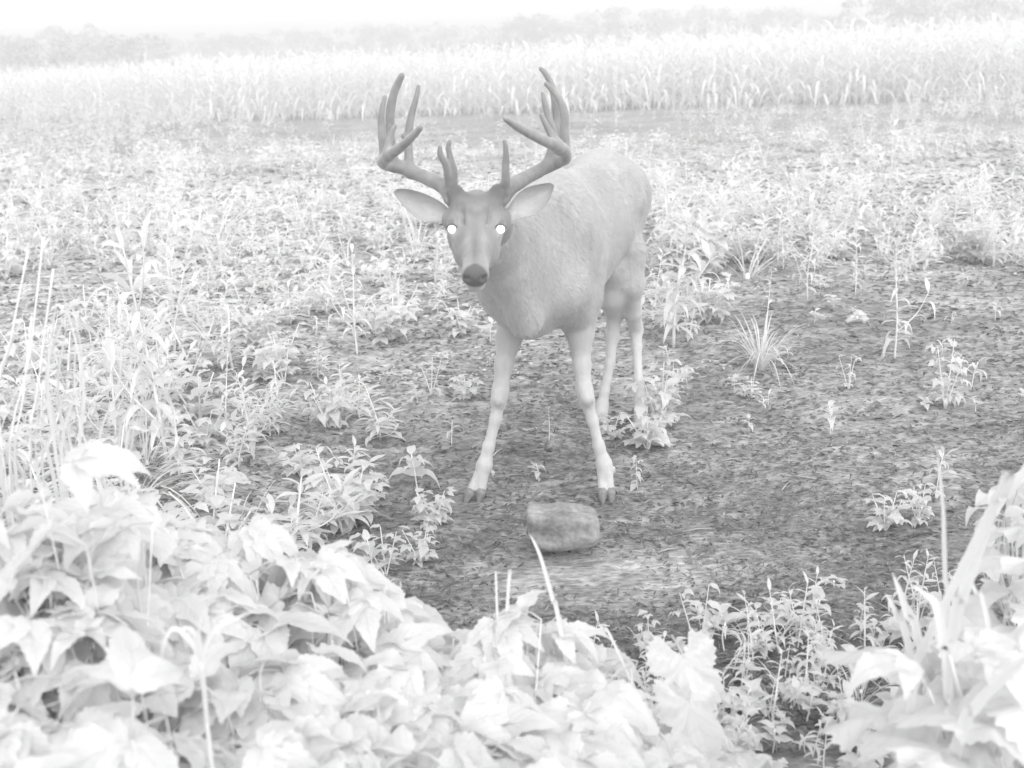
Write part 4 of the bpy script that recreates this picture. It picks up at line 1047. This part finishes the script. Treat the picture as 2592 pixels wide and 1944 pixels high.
def creepers():
    nodes = []
    for i, (px, lab) in enumerate(CREEPERS):
        p = atz(px, 1900, .25); Y = 1.35+.12*math.sin(i*2.3); x = (px-1296)/F*1.55
        root = empty('creeper', (x, Y, gz(x, Y))); tag(root, lab, 'creeper'); nodes.append((px, root, []))
    def put(px, py, Y, size, az=None, pitch=None, roll=None, me=None):
        p = at(px, py, Y)
        if p.z < .03: p = atz(px, py, .04)
        k = min(range(len(nodes)), key=lambda q: abs(nodes[q][0]-px)); root = nodes[k][1]
        az = RNG.uniform(0, 6.28) if az is None else az; pitch = RNG.gauss(.12, .2) if pitch is None else pitch; roll = RNG.gauss(0, .2) if roll is None else roll
        me = me or RNG.choice(ME_CREEP)
        Mx = TR(p-root.location) @ RZ(az) @ RY(pitch) @ RX(roll) @ Matrix.Scale(size, 4) @ TR((-.45, 0, 0))
        child('leaf', me, root, Mx); nodes[k][2].append(Mx @ Vector((0, 0, -.1)))
    # top layer then fill below
    for layer, (n, dz) in enumerate(((210, 0), (190, .05), (150, .11))):
        for _ in range(n):
            px = RNG.uniform(-260, 1880); y0 = yb(px)+28
            if px > 1560 and RNG.random() < .55: continue
            v = RNG.random()**.9; py = y0+v*(2030-y0); Y = 1.78-.62*v*(1 if px > 300 else .85)-(.22 if px < 300 else 0)+RNG.gauss(0, .04)+dz*.6
            s = RNG.uniform(.12, .20)*(1 if layer == 0 else 1.1); put(px, py+dz*150, Y, s)
    # leaves one can point to
    put(1300, 1545, 1.70, .15, 2.2, .35, -.3, ME_CREEP[1]); put(1270, 1590, 1.68, .15, -1.2, .1, .2, ME_CREEP[4]); put(1440, 1600, 1.70, .15, .2, .15, 0, ME_CREEP[2])
    put(330, 1700, 1.12, .17, 1.9, -.35, .3, ME_CREEP[0]); put(100, 1350, 1.35, .18, 2.6, .2, -.2, ME_CREEP[3]); put(230, 1165, 1.42, .15, .3, -.1, .2, ME_CREEP[5])
    put(880, 1450, 1.75, .18, .1, .2, .2, ME_CREEP[1]); put(660, 1350, 1.8, .17, -.5, .3, .2, ME_CREEP[2])
    for px, root, pts in nodes:
        mb = MB()
        for q in pts:
            b = Vector((q.x*.35+RNG.uniform(-.05, .05), q.y*.35+.1+RNG.uniform(-.05, .05), 0)); m = b.lerp(q, .5)+Vector((RNG.uniform(-.03, .03), RNG.uniform(-.03, .03), .03))
            mb.tube(catmull([b, m, q], 3), lerp_list([.0024, .0016, .0010], 3), 4, cap=False)
        if pts: mb.build('stem', M_STEM, root)
creepers()

# ------------------------------------------------------------------ lower right: lobed-leaf plant, cane, blades
def ribbon(name, pts, W, mat, parent=None, fold=.5, face=None):
    """a grass blade through world points, folded along its midrib"""
    C = catmull(pts, 6); m = len(C); V = []; UV = []
    for i, p in enumerate(C):
        t = i/(m-1); T = (C[min(i+1, m-1)]-C[max(i-1, 0)]).normalized(); vw = (face or (CAMP-p)).normalized()
        s = T.cross(vw).normalized(); up = s.cross(T).normalized()
        w_ = W*(1-t**3.0)*(.75+.25*min(1, t*4)); w_ = max(w_, W*.03)
        for sg, u in ((-1, 0), (0, .5), (1, 1)): V.append(p+s*sg*w_/2+up*(abs(sg)*w_*.5*math.sin(fold))); UV.append((u, t))
    Fc = [(i*3+k, i*3+k+1, i*3+k+4, i*3+k+3) for i in range(m-1) for k in (0, 1)]
    return link_mesh(name, V, Fc, mat, parent, True, UV)
def right_corner():
    root = empty('lobed_plant', (.78, 1.42, 0)); tag(root, 'large lobed-leaf plant filling the lower right corner', 'plant'); pts = []
    def put(px, py, Y, s, az, pitch, roll, me):
        p = at(px, py, Y); Mx = TR(p-root.location) @ RZ(az) @ RY(pitch) @ RX(roll) @ Matrix.Scale(s*.8, 4); child('leaf', me, root, Mx); pts.append(Mx @ Vector((-.3, 0, -.2)))
    for a in [(2330, 1690, 1.45, .26, 2.6, -.1, .3), (2480, 1600, 1.5, .24, 1.2, .0, .2), (2420, 1760, 1.30, .22, 3.4, .3, .2), (2560, 1500, 1.6, .24, .9, .1, -.2), (2590, 1680, 1.35, .28, 1.9, .1, -.3), (2260, 1800, 1.35, .17, 3.0, .3, .1), (2540, 1840, 1.2, .24, 2.4, .1, .3), (2640, 1420, 1.55, .22, 2.0, .3, .2), (2380, 1900, 1.2, .2, 2.2, .2, .1), (2600, 1330, 1.75, .16, 2.3, .4, .0), (2690, 1580, 1.5, .25, 1.4, .1, .2), (2480, 1960, 1.15, .22, 2.0, .1, .1), (2660, 1800, 1.2, .25, 1.4, 0, .1)]:
        put(*a, RNG.choice(ME_LOBED))
    for _ in range(36):
        put(RNG.uniform(2330, 2760), RNG.uniform(1620, 2020), RNG.uniform(1.25, 1.6), RNG.uniform(.12, .2), RNG.uniform(0, 6.28), RNG.gauss(.15, .3), RNG.gauss(0, .3), RNG.choice(ME_LOBED[:1]+ME_CREEP[:5]))
    mb = MB()
    for q in pts:
        b = Vector((q.x*.3, q.y*.3, 0)); mb.tube(catmull([b, b.lerp(q, .5)+Vector((0, 0, .05)), q], 4), lerp_list([.005, .004, .003], 4), 5, cap=False)
    mb.build('stem', M_STEM, root)
    lf = empty('large_leaf_plant', tuple(ground(1760, 1900))); tag(lf, 'single hanging ragged leaf between creeper mound and low sprouts', 'plant')
    for (px, py, Y, s, az, pi_, ro, me) in ((1730, 1660, 1.75, .16, -1.3, .75, .1, ME_LOBED[0]), (1745, 1775, 1.68, .165, -1.2, .9, -.2, ME_LOBED[1]), (1590, 1680, 1.78, .12, 2.6, .5, .2, ME_OVAL[0])):
        p = at(px, py, Y); child('leaf', me, lf, TR(p-lf.location) @ RZ(az) @ RY(pi_) @ RX(ro) @ Matrix.Scale(s, 4))
    st = MB(); a = Vector((0, 0, 0)); e = at(1735, 1640, 1.76)-lf.location; st.tube(catmull([a, a.lerp(e, .5)+Vector((0, .04, 0)), e], 5), .003, 5); st.build('stem', M_STEM, lf)
    # upright leaves at the right edge
    rp = empty('shrub', tuple(ground(2600, 1560))); tag(rp, 'oval-leaved shrub stem at the right edge behind the cane', 'shrub'); q = []
    for _ in range(34):
        px, py = RNG.uniform(2470, 2720), RNG.uniform(1180, 1480); p = at(px, py, RNG.uniform(1.85, 2.1)); child('leaf', RNG.choice(ME_OVAL), rp, TR(p-rp.location) @ RZ(RNG.uniform(0, 6.28)) @ RY(RNG.gauss(.1, .4)) @ RX(RNG.gauss(0, .3)) @ Matrix.Scale(RNG.uniform(.055, .085), 4)); q.append(p-rp.location)
    mb = MB()
    for e in q: mb.tube(catmull([(e.x*.2, e.y*.2, 0), (e.x*.7, e.y*.6, e.z*.6), e], 3), lerp_list([.003, .002, .0015], 3), 4, cap=False)
    mb.build('stem', M_STEM, rp)
    # cane
    def blade(px_list, Y0, Y1, W, lab, name='grass_shoot', cat='grass', mat=None):
        n = len(px_list); g = ground(*px_list[0]) if Y0 is None else None
        P = [at(x, y, (Y0 if Y0 else g.y)+((Y1-(Y0 if Y0 else g.y))*i/(n-1))) for i, (x, y) in enumerate(px_list)]
        dn = (P[0]-P[1]).normalized(); dn = (dn+Vector((0, 0, -.6))).normalized(); k_ = min(.8, max(.02, P[0].z/max(.2, -dn.z))); b0 = P[0]+dn*k_; b0.z = min(b0.z, gz(b0.x, b0.y)+.02)
        P = [b0]+P
        o = ribbon(name, [p-b0 for p in P], W, mat or M_GRASS, None, .5, CAMP-b0); o.location = b0; tag(o, lab, cat); return o
    blade([(2410, 1610), (2440, 1500), (2500, 1330), (2522, 1262), (2540, 1188)], 1.42, 1.36, .017, 'broad pale cane blade slanting up to the right edge', 'cane_shoot')
    blade([(2505, 1300), (2535, 1262), (2570, 1225), (2640, 1120), (2700, 1060)], 1.38, 1.36, .013, 'forked upper blade leaving the frame at the right edge', 'cane_shoot')
    blade([(2400, 1590), (2392, 1450), (2388, 1300), (2378, 1190), (2370, 1130)], 1.50, 1.50, .0070, 'narrow vertical blade left of the slanting cane')
    blade([(2330, 1640), (2300, 1560), (2275, 1490), (2258, 1448)], 1.45, 1.47, .0125, 'short broad blade leaning left before the lobed leaves')
    blade([(2296, 1620), (2275, 1570), (2255, 1525), (2240, 1500)], 1.46, 1.48, .010, 'shorter blade just left of the broad leaning one')
    blade([(2400, 1740), (2390, 1640), (2370, 1535), (2335, 1500), (2300, 1476)], 1.30, 1.36, .013, 'bent blade folding over to the left in front of the cane')
    blade([(2510, 1620), (2470, 1500), (2440, 1440), (2418, 1422)], 1.4, 1.5, .006, 'thin crossing blade between cane and shrub')
    blade([(2290, 1900), (2300, 1830), (2310, 1770), (2330, 1720)], 1.3, 1.3, .014, 'blade stub at the lower right among the lobed leaves')
    blade([(2420, 1900), (2470, 1790), (2560, 1700), (2640, 1630)], 1.2, 1.15, .016, 'blurred wide blade crossing the lower right corner')
    blade([(1417, 1583), (1400, 1520), (1372, 1421), (1352, 1372), (1338, 1350)], 1.68, 1.72, .0075, 'single curving pale blade reaching up over the left foot of the block')
    blade([(1286, 1506), (1290, 1470), (1295, 1438)], 1.70, 1.72, .0055, 'short pointed blade above the bright raised leaf')
    blade([(1257, 1510), (1256, 1480)], 1.70, 1.71, .004, 'tiny thin blade left of the short pointed one')
    blade([(1560, 1640), (1530, 1600), (1510, 1568)], 1.75, 1.78, .005, 'thin blade behind the right creeper leaves')
    # corn-like shoot standing in the mound, lower left
    sh = empty('grass_shoot', tuple(at(515, 1830, 1.2)*1)); sh.location.z = gz(sh.location.x, 1.2); tag(sh, 'forked grass shoot standing in the creeper mound at lower left', 'grass shoot')
    for pl, W in (([(525, 1830), (512, 1700), (505, 1640), (502, 1600), (512, 1560)], .006), ([(509, 1680), (540, 1600), (600, 1565), (660, 1540)], .006), ([(507, 1670), (480, 1620), (440, 1592), (415, 1630), (408, 1680)], .006), ([(506, 1650), (490, 1600), (470, 1590), (455, 1592)], .005)):
        ribbon('blade', [at(x, y, 1.16)-sh.location for x, y in pl], W, M_GRASS, sh, .5, CAMP-sh.location)
    st = MB(); st.tube([Vector((0, 0, 0)), at(525, 1850, 1.18)-sh.location, at(509, 1680, 1.16)-sh.location], [.004, .003, .002], 5); st.build('stem', M_STEM, sh)
    # tall grass at the left edge
    tg = empty('grass_clump', (-.83, 1.95, gz(-.83, 1.95))); tag(tg, 'tall blurred grass clump rising at the left edge', 'grass clump')
    for _ in range(26):
        bx = RNG.uniform(-40, 330); by = RNG.uniform(1150, 1330); tx = bx+RNG.gauss(40, 60); ty = RNG.uniform(620, 1000) if RNG.random() < .4 else RNG.uniform(900, 1120); Y = RNG.uniform(1.7, 2.1)
        a = at(bx, by, Y); e = at(tx, ty, Y-.05); c = RNG.uniform(-.05, .05)
        ribbon('blade', [Vector((a.x, a.y, .05))-tg.location, a-tg.location, a.lerp(e, .5)+Vector((c, 0, 0))-tg.location, e-tg.location], RNG.uniform(.003, .007), M_GRASS, tg, .5, CAMP-tg.location)
    st = MB()
    for (a, b, c) in (((25, 1240), (75, 900), (110, 600)), ((80, 1240), (100, 950), (135, 680)), ((45, 1240), (60, 1000), (80, 800)), ((0, 1100), (30, 850), (70, 640))):
        st.tube(catmull([Vector((at(*a, 1.9).x, 1.9, 0))-tg.location]+[at(x, y, 1.88)-tg.location for x, y in (a, b, c)], 4), .0017, 5)
    st.build('stem', M_STEM, tg)
right_corner()

# ------------------------------------------------------------------ low sprouts along the lower edge, right of the mound
def low_sprouts():
    n = 0
    for _ in range(900):
        px = RNG.uniform(1420, 2420); py = RNG.uniform(1500, 2020)
        lim = np.interp(px, [1420, 1600, 1800, 2000, 2200, 2420], [1700, 1640, 1590, 1560, 1545, 1500])
        if py < lim: continue
        g = ground(px, py)
        if (px < 1560 and py > 1800) or n >= 210: continue
        r = RNG.random(); kind = 'seedling' if r < .45 else ('narrow' if r < .8 else ('broad' if r < .93 else 'grass')); h = {'seedling': .075, 'narrow': .12, 'broad': .09, 'grass': .13}[kind]*RNG.uniform(.7, 1.35)
        o = get_plant(kind, 'low_sprout' if kind != 'grass' else 'grass_tuft', False, {'seedling': 6, 'narrow': 12, 'broad': 9, 'grass': 10}[kind]); place(o, (g.x, g.y, g.z-.003), h, None, .25, RNG.uniform(1, 1.4)); n += 1
        half = ('beside the hanging leaf' if px < 1800 else ('right of the hanging leaf' if px < 1960 else ('between hanging leaf and lobed plant' if px < 2120 else ('left of the lobed plant' if px < 2260 else 'under the lobed plant'))))+(', upper fringe' if py < lim+90 else (', middle' if py < 1780 else ', lowest edge')); ad = {'seedling': 'few-leaved sprout', 'narrow': 'narrow-leaved sprout', 'broad': 'broad-leaved sprout', 'grass': 'tiny grass tuft'}[kind]
        tag(o, f'low {ad} {half}', 'sprout', f'low {ad}s {half}')
low_sprouts()

# ------------------------------------------------------------------ litter lying on the soil
def litter():
    nr_ = np.random.RandomState(8)
    def scat(n, ymin, ymax, L0, L1, W0, W1, lift, name, mat, lab, flaky):
        u = nr_.uniform(0, 1, n); Y = 1/(1/ymin+(1/ymax-1/ymin)*u); X = nr_.uniform(-1, 1, n)*(Y*.5+.2)
        c = np.array(ground(1480, 1450)); keep = (fbm(X*1.1, Y*.8, 3, 33) > (.05 if 'leaf_bits' in name and 'green' in name else -9)) & (np.hypot((X-c[0])/.45, (Y-c[1])/.28) > nr_.uniform(.3, 1.0, n)); X, Y = X[keep], Y[keep]; n = len(X)
        a = nr_.normal(0, .75, n)+np.where(nr_.uniform(0, 1, n) < .3, 1.57, 0); Ln = nr_.uniform(L0, L1, n)*np.clip(Y/3.5, .8, 3); W = nr_.uniform(W0, W1, n)*np.clip(Y/3.5, .8, 3)
        Z = gz_low(X, Y)+nr_.uniform(.002, lift, n); ti = nr_.normal(0, .16, n); ro = nr_.normal(0, .35, n)
        dx, dy = np.cos(a), np.sin(a); V = np.zeros((n, 6, 3)); k = 0
        for t in (-.5, .0, .5):
            for s in (-1, 1):
                w_ = W*(.5 if t == 0 else .25)*s; l = Ln*t
                V[:, k] = np.stack([X+dx*l-dy*w_, Y+dy*l+dx*w_, Z+l*ti+w_*ro+(0.12*Ln if t == 0 else 0)*nr_.uniform(0, 1, n)*.5], -1); k += 1
        b = (np.arange(n)*6)[:, None]; Q = np.vstack([b+np.array([[0, 1, 3, 2]]), b+np.array([[2, 3, 5, 4]])])
        o = np_mesh(name, V.reshape(-1, 3), Q, mat); tag(o, lab, 'litter', None, 'stuff')
    ML1 = solid_material('litter_pale', .27, .08, scale=3.0); ML2 = solid_material('litter_dark', .10, .05, scale=3.0); ML3 = solid_material('litter_mid', .17, .05, scale=3)
    scat(48000, 1.9, 17, .008, .030, .003, .009, .010, 'crop_residue', ML3, 'flaky grey crop residue covering the bare soil', True)
    scat(16000, 1.9, 17, .008, .035, .002, .006, .013, 'pale_straw_bits', ML1, 'pale straw bits strewn over the bare soil', True)
    scat(20000, 1.9, 17, .008, .028, .003, .009, .009, 'dark_leaf_bits', ML2, 'dark rotten leaf bits strewn over the bare soil', True)
    scat(6000, 9, 29, .008, .028, .003, .009, .015, 'field_residue', ML3, 'dark crop residue on the far strip of bare soil', True)
    scat(7000, 4.6, 20, .008, .022, .004, .009, .03, 'green_leaf_bits', M_LEAF2, 'tiny pale leaves of sprouting weeds scattered over the soil', True)
    for i, (px, py, a, l, w_, lab) in enumerate([(1260, 1150, 1.1, .07, .006, 'short pale straw standing beside the left front hoof'), (1300, 1210, .1, .11, .003, 'thin straw lying behind the block'), (1850, 1170, .2, .10, .004, 'pale bent straw on the soil right of the block'), (2030, 1215, -.5, .12, .004, 'long pale straw on the soil at right centre'), (1990, 1235, 1.0, .08, .004, 'steep short straw beside the long one'), (2330, 1360, .15, .10, .006, 'dark twig below the oval-leaved bushy weed'), (1885, 1530, -1.2, .03, .005, 'small white chip on the soil above the low sprouts'), (1490, 1490, -.8, .02, .004, 'small white chip below the block'), (1765, 1348, .1, .09, .005, 'pale straw on the soil level with the block'), (1700, 1070, .05, .16, .006, 'long dry stalk behind the right front leg'), (2180, 1190, -.3, .12, .003, 'fine straw above the withered rosette'), (1690, 1400, .3, .06, .006, 'pale stick end right below the block')]):
        g = ground(px, py); d = Vector((math.cos(a), math.sin(a), 0)); mb = MB(); mb.tube([-d*l/2, Vector((0, 0, .006)), d*l/2+Vector((0, 0, .004))], [w_/2, w_/2, w_/3], 5)
        o = mb.build('straw', M_DRY if 'dark' not in lab else ML2, None); o.location = g+Vector((0, 0, .006)); tag(o, lab, 'straw' if 'twig' not in lab else 'twig')
litter()

# ------------------------------------------------------------------ evening haze over the field
def haze():
    mb = MB(); x, y0, y1, z0, z1 = 450, -450, 450, -1.2, 12.0
    V = [(sx, sy, sz) for sx in (-x, x) for sy in (y0, y1) for sz in (z0, z1)]
    mb.add(V, [(0, 1, 3, 2), (4, 6, 7, 5), (0, 4, 5, 1), (2, 3, 7, 6), (0, 2, 6, 4), (1, 5, 7, 3)])
    m, nt, out = newmat('haze_air'); v = N(nt, 'ShaderNodeVolumePrincipled'); v.inputs['Color'].default_value = (.97, .97, .97, 1); v.inputs['Density'].default_value = .0118; v.inputs['Anisotropy'].default_value = .2
    nt.links.new(v.outputs[0], out.inputs['Volume']); o = mb.build('haze', m, None, False); tag(o, 'thin pale haze hanging over the whole field', 'haze', None, 'stuff')
haze()
